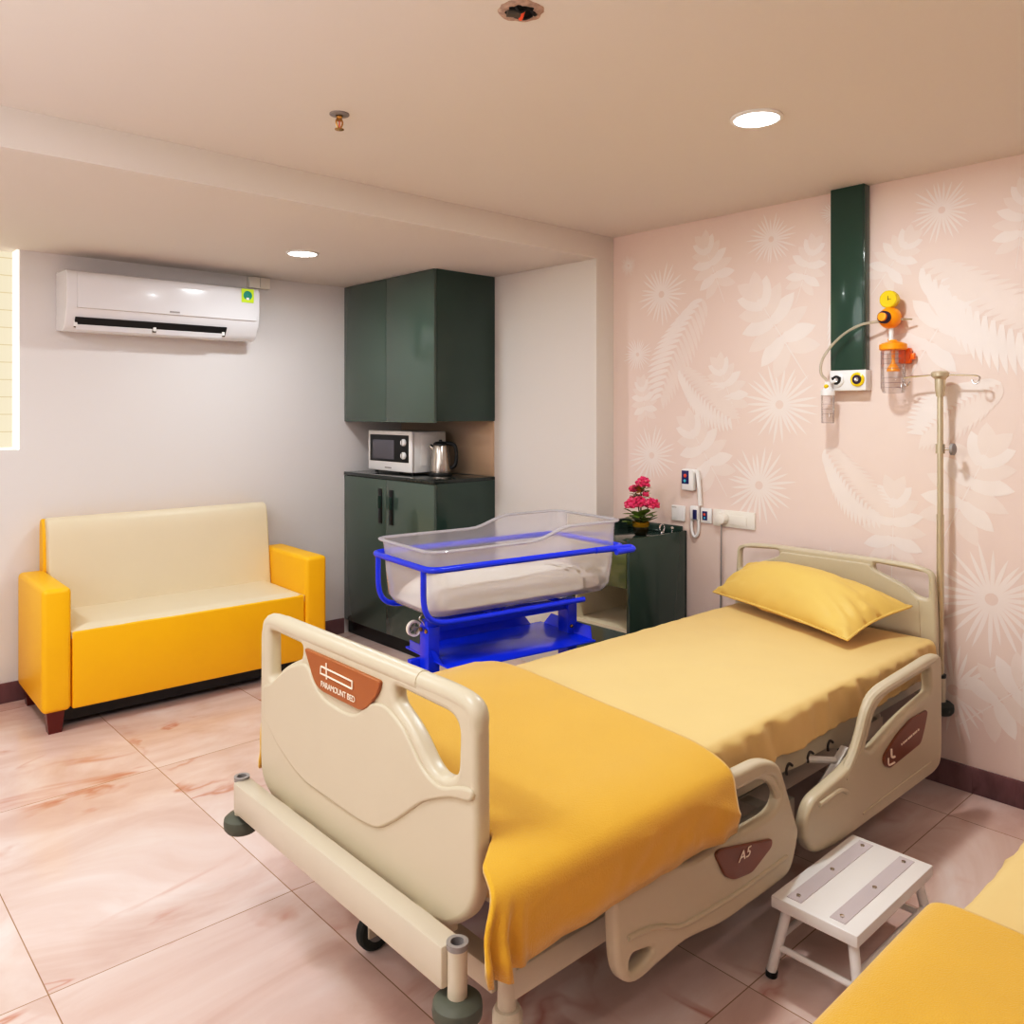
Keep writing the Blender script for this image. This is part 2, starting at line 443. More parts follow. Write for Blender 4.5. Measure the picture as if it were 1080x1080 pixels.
def fern(y0, z0, y1, z1, w, n=17):
    a = Vector((y0, z0)); e = Vector((y1, z1)); d = (e - a); L_ = d.length; d.normalize(); n_ = Vector((-d.y, d.x)); ang = math.atan2(d.y, d.x)
    for k in range(n):
        t = k / n; p = a + d * (L_ * t) + n_ * (math.sin(t * PI) * L_ * .06)
        for s_ in (-1, 1):
            spike(p.x, p.y, ang + s_ * 1.0, 0, w * (math.sin(PI * (0.15 + .8 * t)) ** .7), w * 0.075, M['leaf_print' if s_ > 0 else 'leaf_print2'], s_ * w * -.15)
for cy, cz, r in ((2.51, 1.98, .17), (1.91, 2.16, .13), (1.20, 2.16, .13), (1.87, 1.43, .19), (1.97, 1.07, .19), (2.66, 1.69, .10), (2.57, 1.18, .16), (1.03, 0.72, .22), (1.16, 0.36, .2), (1.62, 2.22, .07), (2.72, 2.15, .06), (0.55, 1.3, .2), (1.6, .65, .2)):
    fan(cy, cz, r, random.uniform(0, .3))
for cy, cz, r, a in ((2.22, 2.09, .16, 1.2), (1.74, 2.02, .13, 1.9), (1.37, 2.0, .13, 2.2), (1.9, 1.79, .24, 1.0), (2.14, 1.52, .15, 1.2), (1.21, 1.72, .22, 2.1), (.93, 2.08, .14, 1.7), (1.10, 1.13, .22, 2.0), (1.38, .96, .18, 1.6), (.96, .40, .2, 2.4), (2.27, 1.22, .2, 1.0), (2.62, 1.46, .12, 1.4), (.72, .9, .2, 1.3), (1.55, 1.72, .08, 2.0)):
    monstera(cy, cz, r, a)
for q in ((2.27, 1.93, 2.52, 1.45, .16), (1.27, 1.95, .82, 1.62, .2), (1.66, 1.24, 1.42, .98, .13), (1.0, 1.5, 1.28, 1.30, .14), (2.4, 1.60, 2.1, 1.36, .13), (1.62, 1.86, 1.50, 1.5, .1), (.9, .65, .7, .2, .16)):
    fern(*q)
S(b, 'wall_right')

# ---------------------------------------------------------------- ceiling fittings
def downlight(x, y, z, label):
    t = thing('downlight', label, 'ceiling light', (x, y, z), group='round downlights')
    MB().lathe([(.068, 0), (.080, 0), (.080, -.004), (.074, -.007), (.068, -.007)], M['white'], (x, y, z), res=36, cap=False).build('trim_ring', t)
    MB().lathe([(.001, -.005), (.069, -.005), (.069, -.002), (.001, -.002)], M['lamp'], (x, y, z), res=36, cap=False).build('diffuser', t)
    return t
downlight(2.265, 1.369, ZC, 'lit round recessed downlight in the main ceiling above the bed')
downlight(1.966, 3.71, ZL, 'smaller-looking lit round downlight in the lowered ceiling beside the air conditioner')

sx, sy = 1.293, 2.207
t = thing('fire_sprinkler', 'small brass fire sprinkler head hanging from the main ceiling', 'sprinkler', (sx, sy, ZC))
MB().lathe([(.030, 0), (.030, -.003), (.012, -.006), (.012, 0)], M['grey'], (sx, sy, ZC), res=24, cap=False).build('escutcheon', t)
b = MB()
b.lathe([(.008, -.002), (.010, -.010), (.006, -.016), (.007, -.022)], M['brass'], (sx, sy, ZC), res=14)
for s_ in (-1, 1):
    b.tube(fil([(sx + s_ * .006, sy, ZC - .014), (sx + s_ * .013, sy, ZC - .026), (sx + s_ * .004, sy, ZC - .044)], .01, False), .0025, M['brass'], res=8)
b.cyl((sx, sy, ZC - .02), (sx, sy, ZC - .044), .002, M['red'], res=8)
b.build('frame', t)
MB().lathe([(.003, -.043), (.014, -.046), (.014, -.048), (.003, -.049)], M['brass'], (sx, sy, ZC), res=14).build('deflector', t)

hx, hy = 1.264, 1.362
t = thing('ceiling_hole', 'ragged round hole in the ceiling with loose wires and no lamp fitted', 'hole', (hx, hy, ZC))
b = MB()
inner, outer = [], []
for k in range(40):
    a = 2 * PI * k / 40
    ri = .030 + wob(math.cos(a), math.sin(a), 3, 2.4, .012); ro = .052 + wob(math.cos(a), math.sin(a), 7, 3.1, .007)
    inner.append((hx + ri * math.cos(a), hy + ri * math.sin(a), ZC - .003)); outer.append((hx + ro * math.cos(a), hy + ro * math.sin(a), ZC - .0005))
b.grid([outer, [(p[0] * .5 + q[0] * .5, p[1] * .5 + q[1] * .5, ZC - .004) for p, q in zip(inner, outer)], inner], M['plaster'], closed=True)
b.build('broken_plaster_rim', t)
MB().lathe([(.001, -.001), (.040, -.001)], M['hole'], (hx, hy, ZC), res=30, cap=False).build('painted_cavity', t)  # flat disc under the ceiling, the hollow's shade painted as dark colour
MB().cyl((hx - .026, hy + .018, ZC - .006), (hx + .006, hy - .002, ZC - .006), .009, M['pipe'], res=12).build('conduit', t)
MB().tube(fil([(hx + .006, hy + .012, ZC - .004), (hx + .004, hy + .004, ZC - .020), (hx - .002, hy - .012, ZC - .006)], .02, False), .004, M['wire_orange'], res=8).build('orange_wire', t)
for pts in (((-.01, .02, -.003), (.012, .005, -.016), (.03, -.006, -.004)), ((.0, -.018, -.003), (-.012, -.012, -.014), (-.024, -.01, -.003)), ((.012, -.02, -.003), (.02, -.024, -.013), (.034, -.014, -.003))):
    MB().tube(fil([(hx + p[0], hy + p[1], ZC + p[2]) for p in pts], .02, False), .003, M['wire_black'], res=7).build('black_wire', t)

# ---------------------------------------------------------------- air conditioner
AX0, AX1, AY0, AZ0, AZ1 = 1.066, 2.045, 4.352, 1.792, 2.092
t = thing('air_conditioner', 'white split air conditioner mounted on the back wall above the sofa', 'air conditioner', (1.53, YB, AZ0))
prof = fil([(YB - .001, AZ0 + .01), (YB - .001, AZ1), (AY0 + .02, AZ1 - .004), (AY0, AZ1 - .03), (AY0 + .004, AZ0 + .105), (AY0 + .055, AZ0 + .012), (AY0 + .10, AZ0)], [0, 0, .02, .02, .05, .03, .02])
b = MB(); b.plate([(p.x, p.y) for p in prof], [], AX1 - AX0, .006, M['ac'], along_x((AX0 + AX1) / 2)); b.build('body', t, angle=30)
b = MB()
b.plate([(p.x, p.y) for p in fil([(AY0 + .018, AZ1 - .006), (AY0 - .005, AZ1 - .032), (AY0 - .002, AZ0 + .112), (AY0 + .012, AZ0 + .112), (AY0 + .03, AZ1 - .02)], [.01, .02, .004, 0, 0])], [], AX1 - AX0 - .07, .002, M['ac'], along_x((AX0 + AX1) / 2 + .012))
b.box(1.55, 1.60, AY0 - .0058, AY0 - .002, AZ0 + .122, AZ0 + .130, M['grey'])
b.build('front_panel', t, angle=30)
b = MB()
# outlet slot lying on the slanted lower front
sl = Vector((AY0 + .002, AZ0 + .098)); el = Vector((AY0 + .057, AZ0 + .013)); dv = (el - sl).normalized(); nv = Vector((dv.y, -dv.x)); nv = -nv if nv.x > 0 else nv
def slant(tt, off): return sl + (el - sl) * tt + nv * off
b.plate([tuple(slant(.34, .0006)), tuple(slant(.90, .0006)), tuple(slant(.90, .006)), tuple(slant(.34, .006))], [], .755, .0003, M['darkgap'], along_x(1.485))
b.build('air_outlet', t)
for x0, x1 in ((1.115, 1.475), (1.495, 1.845)):
    b = MB(); b.plate([tuple(slant(.70, .004)), tuple(slant(.94, .011)), tuple(slant(.96, .013)), tuple(slant(.72, .008))], [], x1 - x0, .0008, M['ac'], along_x((x0 + x1) / 2)); b.build('louver', t)
for x in (1.112, 1.485, 1.848):
    p = slant(.68, .006); MB().box(x - .008, x + .008, p.x - .004, p.x + .004, p.y - .014, p.y + .014, M['white'], .002).build('louver_bracket', t)
b = MB(); b.box(1.935, 2.005, AY0 - .0072, AY0 - .0062, 2.003, 2.078, M['sticker'], T=None)
b.lathe([(.001, 0), (.025, 0)], M['teal'], (1.970, AY0 - .0078, 2.042), '-Y', res=24, cap=False)
b.box(1.962, 1.978, AY0 - .0086, AY0 - .0076, 2.018, 2.030, M['white'])
b.build('energy_sticker', t, label='lime green square sticker with a teal round mark')

t = thing('pipe_cover_box', 'small white square pipe cover box behind the right end of the air conditioner', 'pipe cover', (2.125, YB, 2.12))  # cover of the air conditioner's pipe trunk
MB().box(2.062, 2.19, YB - .035, YB - .001, 2.118, 2.182, M['white_warm'], .004).build('casing', t)
MB().box(2.128, 2.1295, YB - .0365, YB - .034, 2.122, 2.178, M['grey']).build('lid_seam', t)

# ---------------------------------------------------------------- sofa
t = thing('sofa', 'yellow and cream two-seat leatherette sofa against the back wall', 'sofa', (1.54, 3.93, 0), math.radians(-1.6))
R0 = t.rotation_euler.z; t.rotation_euler.z = 0
SX0, SX1, SY0 = .872, 2.222, 3.94
for x0, x1 in ((SX0, SX0 + .116), (SX1 - .122, SX1)):
    MB().box(x0, x1, SY0, 4.48, .092, .63, M['yellow'], .022, 4).build('arm', t, label='yellow leatherette arm')
MB().box(SX0 + .12, SX1 - .126, SY0 + .008, 4.30, .092, .432, M['yellow'], .008, 3).build('front_panel', t)
b = MB()
rows = []
for j in range(15):
    v = j / 14; row = []
    for i in range(31):
        u = i / 30
        x = SX0 + .118 + u * (SX1 - SX0 - .242); y = SY0 + .012 + v * .44
        e = min(1, min(u, 1 - u) * 30) * min(1, min(v, 1) * 12)
        row.append((x, y, .430 + .018 * (e ** .5 if e > 0 else 0) + wob(x, y, 1, 4, .003)))
    rows.append(row)
b.grid(rows, M['cream']); b.box(SX0 + .118, SX1 - .124, SY0 + .014, 4.40, .40, .431, M['cream']); b.build('seat', t, label='cream leatherette seat pad', angle=60)
bp = fil([(4.36, .40), (4.415, .83), (4.435, .875), (4.475, .885), (4.50, .86), (4.50, .40)], [0, .05, .03, .03, .02, 0])
b = MB(); b.plate([(p.x, p.y) for p in bp], [], SX1 - SX0 - .236, .012, M['cream'], along_x((SX0 + SX1) / 2 - .003), 4); b.build('backrest', t, label='cream leatherette backrest')
bp = fil([(4.425, .30), (4.455, .80), (4.48, .872), (4.515, .875), (4.535, .84), (4.535, .10), (4.425, .10)], [0, .05, .02, .02, .02, 0, 0])
b = MB(); b.plate([(p.x, p.y) for p in bp], [], SX1 - SX0 - .216, .006, M['yellow'], along_x((SX0 + SX1) / 2 - .006)); b.build('back_shell', t, label='yellow back shell')
MB().box(SX0 + .05, SX1 - .05, SY0 + .07, 4.48, .03, .094, M['plinth']).build('plinth', t)
for x in (SX0 + .055, SX1 - .055):
    for y in (SY0 + .045, 4.44):
        MB().cyl((x, y, .095), (x, y, 0.0), .050, M['redwood'], .036, res=4, T=Matrix.Translation((x, y, 0)) @ Matrix.Rotation(PI / 4, 4, 'Z') @ Matrix.Translation((-x, -y, 0))).build('leg', t, angle=30)
t.rotation_euler.z = R0

# ---------------------------------------------------------------- kitchenette
CX0, CY0, CY1, CYM = 2.706, 3.613, YB - .002, 4.087
CXB = XW - .001
t = thing('wall_cabinet', 'tall dark green two-door cabinet hung above the microwave', 'cabinet', (2.93, 4.09, 1.34))
MB().box(CX0 + .02, CXB, CY0, CY1, 1.345, ZL - .001, M['green'], .001).build('carcass', t)
for y0, y1 in ((CY0 + .001, CYM - .0015), (CYM + .0015, CY1)):
    MB().box(CX0, CX0 + .018, y0, y1, 1.337, ZL - .003, M['green_door'], .0015).build('door', t)
t = thing('base_cabinet', 'dark green two-door base cabinet with black worktop under the microwave', 'cabinet', (2.93, 4.09, 0))
MB().box(CX0 + .02, CXB, CY0, CY1, .085, 1.0, M['green'], .001).build('carcass', t)
for (y0, y1, hy_) in ((CY0 + .001, CYM - .0015, 4.035), (CYM + .0015, CY1, 4.150)):
    d = MB().box(CX0, CX0 + .018, y0, y1, .088, .996, M['green_door'], .0015).build('door', t)
    h = MB(); h.box(CX0 - .006, CX0, hy_ - .024, hy_ + .012, .735, .94, M['black'], .002)
    h.box(CX0 - .026, CX0 - .005, hy_ - .022, hy_ - .010, .825, .90, M['green'], .002)
    h.build('handle', d, label='black recessed handle')
MB().box(CX0 - .004, CXB, CY0 - .002, CY1, 1.001, 1.020, M['worktop'], .003).build('worktop', t, label='glossy black worktop')
MB().box(CX0 + .03, CXB, CY0 + .012, CY1, 0, .085, M['plinth']).build('plinth', t)
t = MB().box(XW - .008, XW - .001, CY0 + .004, CY1, 1.021, 1.343, M['backsplash'], .001).build('backsplash_panel')
tag(t, 'glossy cream backsplash panel between worktop and wall cabinet', 'wall panel')

# microwave
mx0, mx1, my0, my1, mz0, mz1 = 2.80, 3.06, 3.962, 4.43, 1.036, 1.284
t = thing('microwave', 'white microwave oven with black window standing on the black worktop', 'microwave', ((mx0 + mx1) / 2, (my0 + my1) / 2, 1.021))
b = MB(); b.box(mx0 + .02, mx1, my0 + .004, my1 - .004, mz0, mz1 - .004, M['white'], .006)
b.box(mx0 + .07, mx1 - .03, my0 + .0015, my0 + .006, 1.075, 1.262, M['white'], .003); b.build('body', t)
MB().box(mx0, mx0 + .02, my0, my1, mz0, mz1, M['white'], .008, 3).build('front_frame', t)
b = MB(); b.box(mx0 - .003, mx0 + .004, 3.989, 4.402, 1.096, 1.258, M['black'], .002); p_ = b.build('door_panel', t, label='black door and control panel')
MB().box(mx0 - .0045, mx0 - .002, 4.137, 4.372, 1.110, 1.228, M['screen'], .001).build('window', p_)
for z in (1.215, 1.137):
    b = MB(); b.lathe([(.022, 0), (.022, .010), (.017, .016), (.001, .016)], M['white'], (mx0 - .003, 4.031, z), '-X', res=22)
    b.box(mx0 - .022, mx0 - .018, 4.029, 4.033, z - .018, z + .018, M['grey']); b.build('knob', p_, label='white round dial')
b = MB(); b.box(mx0 - .0012, mx0 + .002, 4.17, 4.24, 1.056, 1.062, M['grey']); b.build('front_mark', t)
for x in (mx0 + .04, mx1 - .04):
    for y in (my0 + .04, my1 - .04):
        MB().cyl((x, y, 1.0215), (x, y, 1.038), .012, M['black'], res=12).build('foot', t)

kx, ky, kz = 2.955, 3.884, 1.0205
t = thing('electric_kettle', 'brushed steel electric kettle with black handle beside the microwave', 'kettle', (kx, ky, kz))
MB().lathe([(.068, 0), (.070, .006), (.066, .016), (.060, .018)], M['black'], (kx, ky, kz), res=28).build('base', t)
MB().lathe([(.062, .018), (.064, .030), (.060, .07), (.052, .13), (.044, .175), (.042, .180)], M['steel'], (kx, ky, kz), res=32).build('body', t)
MB().lathe([(.043, .180), (.042, .190), (.030, .200), (.010, .203), (.008, .212), (.001, .213)], M['black'], (kx, ky, kz), res=28).build('lid', t)
hd = Vector((math.sin(.83), -math.cos(.83), 0))
def kp(r, z): return (kx + hd.x * r, ky + hd.y * r, kz + z)
MB().tube(fil([kp(.03, .192), kp(.085, .188), kp(.098, .12), kp(.088, .055), kp(.060, .045)], .03, False), .009, M['black'], res=10, flat=1.3).build('handle', t)
MB().tube([kp(-.040, .160), kp(-.056, .172), kp(-.062, .182)], .014, M['steel'], res=10, rs=[.018, .013, .008]).build('spout', t)

# ---------------------------------------------------------------- bedside cabinet
bx0, by0, by1, bz = 2.845, 2.352, 2.712, .832
t = thing('bedside_cabinet', 'dark green bedside cabinet with open cream niche against the pink wall', 'cabinet', (3.0, 2.45, 0))
b = MB()
b.box(bx0, XP - .013, by0, by0 + .018, 0.03, .828, M['green'], .0015)
b.box(bx0, XP - .013, by1 - .018, by1, 0.03, .828, M['green'], .0015)
b.box(XP - .022, XP - .013, by0, by1, 0.03, .828, M['green'])
b.build('side_panels', t)
MB().box(bx0 - .001, XP - .022, by0 + .018, by1 - .018, .795, .812, M['green'], .001).build('top', t)
b = MB(); b.plate([(p.x, p.y) for p in fil([(bx0 + .06, .825), (XP - .014, .825), (XP - .014, .858), (bx0 + .26, .858), (bx0 + .20, .846), (bx0 + .10, .842)], [0, 0, .01, .04, .04, .03])], [], .016, .002, M['green'], face_my(by1 - .008))
b.box(XP - .029, XP - .013, by0 + .02, by1, .812, .848, M['green'], .002)
b.build('gallery_rail', t)
MB().box(bx0 - .003, bx0 + .015, by0 + .019, by1 - .019, .606, .793, M['olive'], .0015).build('drawer', t, label='glossy olive drawer front')
b = MB()
b.box(bx0 + .01, XP - .03, by0 + .018, by0 + .022, .42, .606, M['niche']); b.box(bx0 + .01, XP - .03, by1 - .022, by1 - .018, .42, .606, M['niche'])
b.box(XP - .04, XP - .022, by0 + .018, by1 - .018, .42, .606, M['niche']); b.box(bx0 + .008, XP - .022, by0 + .018, by1 - .018, .405, .420, M['niche'])
b.box(bx0 + .02, XP - .022, by0 + .018, by1 - .018, .600, .606, M['niche'])
b.build('niche', t, label='cream open niche')
MB().box(bx0 - .002, bx0 + .016, by0 + .019, by1 - .019, .085, .404, M['green_door'], .0015).build('door', t)
MB().box(bx0 + .03, XP - .014, by0 + .01, by1 - .01, 0, .085, M['plinth']).build('plinth', t)
b = MB(); b.tube([(3.14 + .018 * math.cos(a), 2.40, .846 + .018 * math.sin(a)) for a in [2 * PI * k / 20 for k in range(20)]], .004, M['chrome'], closed=True, res=8)
b.box(3.13, 3.15, 2.392, 2.408, .8122, .831, M['chrome'], .003); b.build('chrome_ring', t, label='small chrome ring at the cabinet top')
b = MB(); b.ball((3.20, 2.385, .842), .009, M['chrome']); b.cyl((3.20, 2.385, .812), (3.20, 2.385, .840), .004, M['chrome'], res=10); b.build('chrome_knob', t)

# flower pot
px_, py_, pz_ = 3.075, 2.475, .8125
t = thing('flower_pot', 'pink artificial flowers in a small gold pot on the bedside cabinet', 'plant', (px_, py_, pz_))
b = MB()
b.lathe([(.026, 0), (.034, .012), (.038, .030), (.0365, .040)], M['gold_dark'], (px_, py_, pz_), res=24)
b.lathe([(.0365, .040), (.040, .044), (.043, .062), (.040, .064), (.036, .050), (.001, .050)], M['gold'], (px_, py_, pz_), res=24, cap=False)
b.build('pot', t)
b = MB()
def leafcard(bm_, c, d, l, w, m):
    d = Vector(d).normalized(); c = Vector(c); s_ = d.cross(Vector((0, 0, 1)));
    if s_.length < .01: s_ = Vector((1, 0, 0))
    s_.normalize(); up = s_.cross(d)
    pts = []
    L_ = [(0, 0), (.25, .8), (.55, 1), (.85, .55), (1, 0)]
    rows = []
    for tt, ww in L_:
        p = c + d * (l * tt) - up * (.25 * l * tt * tt)
        rows.append([p - s_ * w * ww, p + up * (-.15 * w * ww), p + s_ * w * ww])
    bm_.grid(rows, m)
rnd = random.Random(7)
for k in range(26):
    a = rnd.uniform(0, 2 * PI); r = rnd.uniform(.01, .035)
    leafcard(b, (px_ + r * math.cos(a), py_ + r * math.sin(a), pz_ + rnd.uniform(.055, .10)), (math.cos(a), math.sin(a), rnd.uniform(.1, 1.2)), rnd.uniform(.05, .075), rnd.uniform(.022, .032), M['leaf'])
for k in range(40):
    a = rnd.uniform(0, 2 * PI)
    leafcard(b, (px_ + .01 * math.cos(a), py_ + .01 * math.sin(a), pz_ + rnd.uniform(.15, .225)), (math.cos(a), math.sin(a), rnd.uniform(0, 1)), rnd.uniform(.028, .050), .011, M['leaf2' if k % 2 else 'leaf'])
b.build('leaves', t, kind='stuff')
b = MB()
for dx, dy, z in ((0, 0, .23), (.02, .03, .14), (-.03, -.01, .14), (.01, -.04, .14), (.0, .03, .2), (-.02, -.02, .2)):
    b.tube([(px_, py_, pz_ + .05), (px_ + dx * .5, py_ + dy * .5, pz_ + z * .7), (px_ + dx, py_ + dy, pz_ + z)], .0025, M['stem'], res=6)
b.build('stems', t)
def bloom(cx, cy, cz, r, m, n=60):
    b = MB()
    b.ball((cx, cy, cz), r * .72, m, sz=.8, seg=10)
    for k in range(n):
        z = rnd.uniform(-.5, 1); a = rnd.uniform(0, 2 * PI); q = math.sqrt(max(0, 1 - z * z))
        d = Vector((q * math.cos(a), q * math.sin(a), z * .85))
        b.ball(Vector((cx, cy, cz)) + d * r * rnd.uniform(.75, 1), r * .18, m if k % 4 else M['flower2'], seg=6)
    b.build('bloom', t)
for dx, dy, z, r in ((.005, -.01, .248, .034), (.02, .055, .152, .033), (-.042, .018, .148, .034), (-.02, -.012, .155, .036), (.01, -.060, .150, .034), (.0, .040, .215, .024), (.0, -.03, .195, .016)):
    bloom(px_ + dx, py_ + dy, pz_ + z, r, M['flower'])

# ---------------------------------------------------------------- devices on the pink wall
W = XP - .0012
t = thing('nurse_call_handset', 'white nurse call handset high on the pink wall, coloured buttons on front', 'handset', (W, 2.33, 1.08))
b = MB(); b.box(W - .034, W, 2.300, 2.366, 1.022, 1.125, M['white'], .008, 3); b.build('body', t)
b = MB(); b.box(W - .0355, W - .033, 2.322, 2.362, 1.055, 1.118, M['navy'], .001); b.ball((W - .036, 2.342, 1.094), .009, M['red'], sx=.3); b.ball((W - .036, 2.344, 1.069), .008, M['cyan'], sx=.3); b.build('button_panel', t, label='navy button panel with red and cyan buttons')
b = MB()
b.tube(fil([(W - .012, 2.305, 1.11), (W - .012, 2.288, 1.12), (W - .014, 2.278, 1.05), (W - .012, 2.272, .955)], .03, False), .010, M['white'], res=10)
b.build('cord', t)
t = thing('pendant_handset', 'white hanging handset with looped cord below the nurse call handset', 'handset', (W, 2.29, .87))
b = MB(); b.box(W - .030, W - .002, 2.276, 2.322, .885, .952, M['white'], .008, 3); b.build('body', t)
b = MB(); b.box(W - .0315, W - .029, 2.280, 2.302, .890, .935, M['navy'], .001); b.build('button_panel', t)
b = MB(); b.tube(fil([(W - .014, 2.316, .90), (W - .014, 2.322, .83), (W - .014, 2.30, .797), (W - .014, 2.278, .83), (W - .014, 2.282, .90)], .03, False, 6), .007, M['white'], res=10); b.build('loop_cord', t)
t = thing('call_switch_plate', 'small white wall plate with navy call button beside the wide socket plate', 'wall plate', (W, 2.245, .91))
MB().box(W - .010, W, 2.212, 2.272, .874, .945, M['white'], .003).build('plate', t)
b = MB(); b.box(W - .0115, W - .009, 2.235, 2.262, .888, .930, M['navy'], .001); b.ball((W - .012, 2.250, .915), .007, M['red'], sx=.3); b.ball((W - .012, 2.249, .899), .005, M['cyan'], sx=.3); b.build('button_panel', t)
t = thing('blank_wall_plate', 'plain square white wall plate above the bedside cabinet', 'wall plate', (W, 2.40, .91))
MB().box(W - .012, W, 2.362, 2.440, .870, .945, M['white'], .004).build('plate', t)
b = MB(); b.box(W - .0128, W - .0115, 2.410, 2.436, .934, .9365, M['grey']); b.build('printed_line', t)
t = thing('socket_plate', 'wide white double socket plate on the pink wall behind the bed head', 'socket', (W, 2.09, .905))
b = MB(); b.box(W - .010, W, 1.985, 2.204, .868, .946, M['white_warm'], .004); b.build('plate', t)
MB().box(W - .014, W - .009, 2.025, 2.115, .880, .925, M['white_warm'], .003).build('switch_rocker', t)
t = thing('power_plug', 'grey round power plug with thin cable in the wide socket plate', 'plug', (W - .012, 2.147, .907))
MB().lathe([(.029, 0), (.029, .014), (.024, .030), (.010, .034), (.001, .034)], M['grey'] if False else M['white_warm'], (W - .011, 2.147, .907), '-X', res=22).build('plug_body', t)
MB().tube(fil([(W - .025, 2.147, .885), (W - .022, 2.150, .82), (W - .010, 2.160, .60), (W - .010, 2.165, .30), (W - .02, 2.17, .11)], .05, False), .0035, M['grey'], res=8).build('cable', t)

# green service duct and outlets
DX = XP - .050
t = thing('service_duct', 'tall narrow dark green wall duct running up to the ceiling', 'wall panel', (XP, 1.54, 1.575))
MB().box(DX, XP - .002, 1.472, 1.612, 1.568, ZC - .001, M['green_strip'], .0015).build('casing', t)
MB().box(DX - .002, DX + .001, 1.474, 1.480, 1.568, ZC - .001, M['grey'] if False else M['green'], .0005).build('edge_strip', t)
t = thing('gas_outlet_box', 'white box with two gas outlets at the foot of the green duct', 'gas outlet', (XP, 1.54, 1.483))
MB().box(DX - .004, XP - .002, 1.464, 1.614, 1.484, 1.567, M['white'], .004).build('casing', t)
for y, m1, m2, nm, lb in ((1.581, M['white'], M['black'], 'gas_outlet', 'white outlet with black ring'), (1.497, M['gauge'], M['purple'], 'gas_outlet', 'yellow outlet with dark centre')):
    b = MB(); b.lathe([(.028, 0), (.028, .006), (.022, .009), (.018, .008)], m1, (DX - .004, y, 1.528), '-X', res=28)
    b.lathe([(.0185, .005), (.018, .0105), (.010, .011), (.009, .004)], m2, (DX - .004, y, 1.528), '-X', res=24, cap=False)
    b.lathe([(.0095, .004), (.009, .013), (.004, .013), (.001, .011)], M['chrome'], (DX - .004, y, 1.528), '-X', res=16)
    if y > 1.55:
        for a in (0.5, 2.6, 4.7): b.box(DX - .016, DX - .013, y + .015 * math.cos(a) - .006, y + .015 * math.cos(a) + .006, 1.528 + .015 * math.sin(a) - .004, 1.528 + .015 * math.sin(a) + .004, M['black'])
    b.build(nm, t, label=lb)

# suction regulator and jar
rx, ry = XP - .062, 1.366
t = thing('suction_regulator', 'orange suction regulator with yellow gauge and clear jar on the pink wall', 'medical regulator', (XP, ry, 1.47))
b = MB(); b.ball((rx, ry, 1.762), .042, M['orange'], seg=24); b.cyl((rx, ry, 1.762), (XP - .002, ry, 1.762), .020, M['orange']); b.cyl((rx, ry - .035, 1.755), (rx + .02, ry - .075, 1.752), .004, M['chrome'], res=8); b.build('regulator_body', t)
b = MB(); b.lathe([(.024, 0), (.024, .018), (.021, .022), (.001, .022)], M['purple'], (rx - .034, ry + .004, 1.762), '-X', res=24); k_ = b.build('control_knob', t)
MB().lathe([(.017, 0), (.016, .010), (.001, .012)], M['orange'], (rx - .056, ry + .004, 1.762), '-X', res=20).build('knob_cap', k_)
b = MB(); b.lathe([(.032, 0), (.034, .010), (.034, .030), (.030, .034)], M['gauge'], (rx + .014, ry, 1.833), '-X', res=28); b.lathe([(.001, .0335), (.029, .0335)], M['sticker'], (rx + .014, ry, 1.833), '-X', res=24, cap=False)
b.box(rx - .021, rx - .0195, ry - .001, ry + .001, 1.828, 1.846, M['black']); b.box(rx - .021, rx - .0195, ry - .012, ry - .001, 1.832, 1.834, M['black']); b.build('gauge', t, label='round yellow pressure gauge')
b = MB(); b.lathe([(.008, .0), (.010, .006), (.008, .012), (.009, .05)], M['white'], (rx, ry - .004, 1.672), res=16); b.build('neck', t)
jy = ry - .012
b = MB(); b.lathe([(.012, .036), (.016, .030), (.040, .024), (.050, .018), (.050, 0), (.046, -.004)], M['orange'], (rx, jy, 1.640), res=28)
b.cyl((rx, jy, 1.66), (rx, jy + .018, 1.680), .006, M['orange'], res=10); b.build('jar_cap', t)
b = MB(); b.lathe([(.044, .17), (.043, .02), (.038, .004), (.001, .0)], M['jar'], (rx, jy, 1.468), res=30, cap=False)
for z in (1.62, 1.602, 1.584, 1.566, 1.53, 1.51, 1.492):
    a0 = 2.0
    b.tube([(rx + .0442 * math.cos(a), jy + .0442 * math.sin(a), z) for a in [a0 + 2.2 * k / 14 for k in range(15)]], .0009, M['mark'], res=5)
b.tube([(rx + .0442 * math.cos(2.1), jy + .0442 * math.sin(2.1), z) for z in (1.49, 1.63)], .0009, M['mark'], res=5)
b.build('jar', t, label='clear graduated jar')
b = MB(); b.lathe([(.008, .09), (.006, .04), (.010, .03), (.022, .012), (.024, 0), (.001, 0)], M['orange'], (rx, jy, 1.555), res=22); b.build('float_valve', t)
b = MB(); b.box(XP - .03, XP - .004, jy - .050, jy - .004, 1.585, 1.645, M['orange_deep'], .006)
b.box(XP - .03, XP - .012, jy - .066, jy - .048, 1.60, 1.625, M['orange_deep'], .005); b.build('wall_bracket', t)
b = MB(); b.tube(fil([(rx + .0, ry + .036, 1.752), (rx - .03, 1.47, 1.745), (rx - .04, 1.55, 1.70), (rx - .04, 1.622, 1.62), (rx - .035, 1.635, 1.555), (rx - .02, 1.612, 1.528)], .06, False, 8), .0055, M['tube'], res=10); b.build('suction_hose', t, label='clear plastic hose')

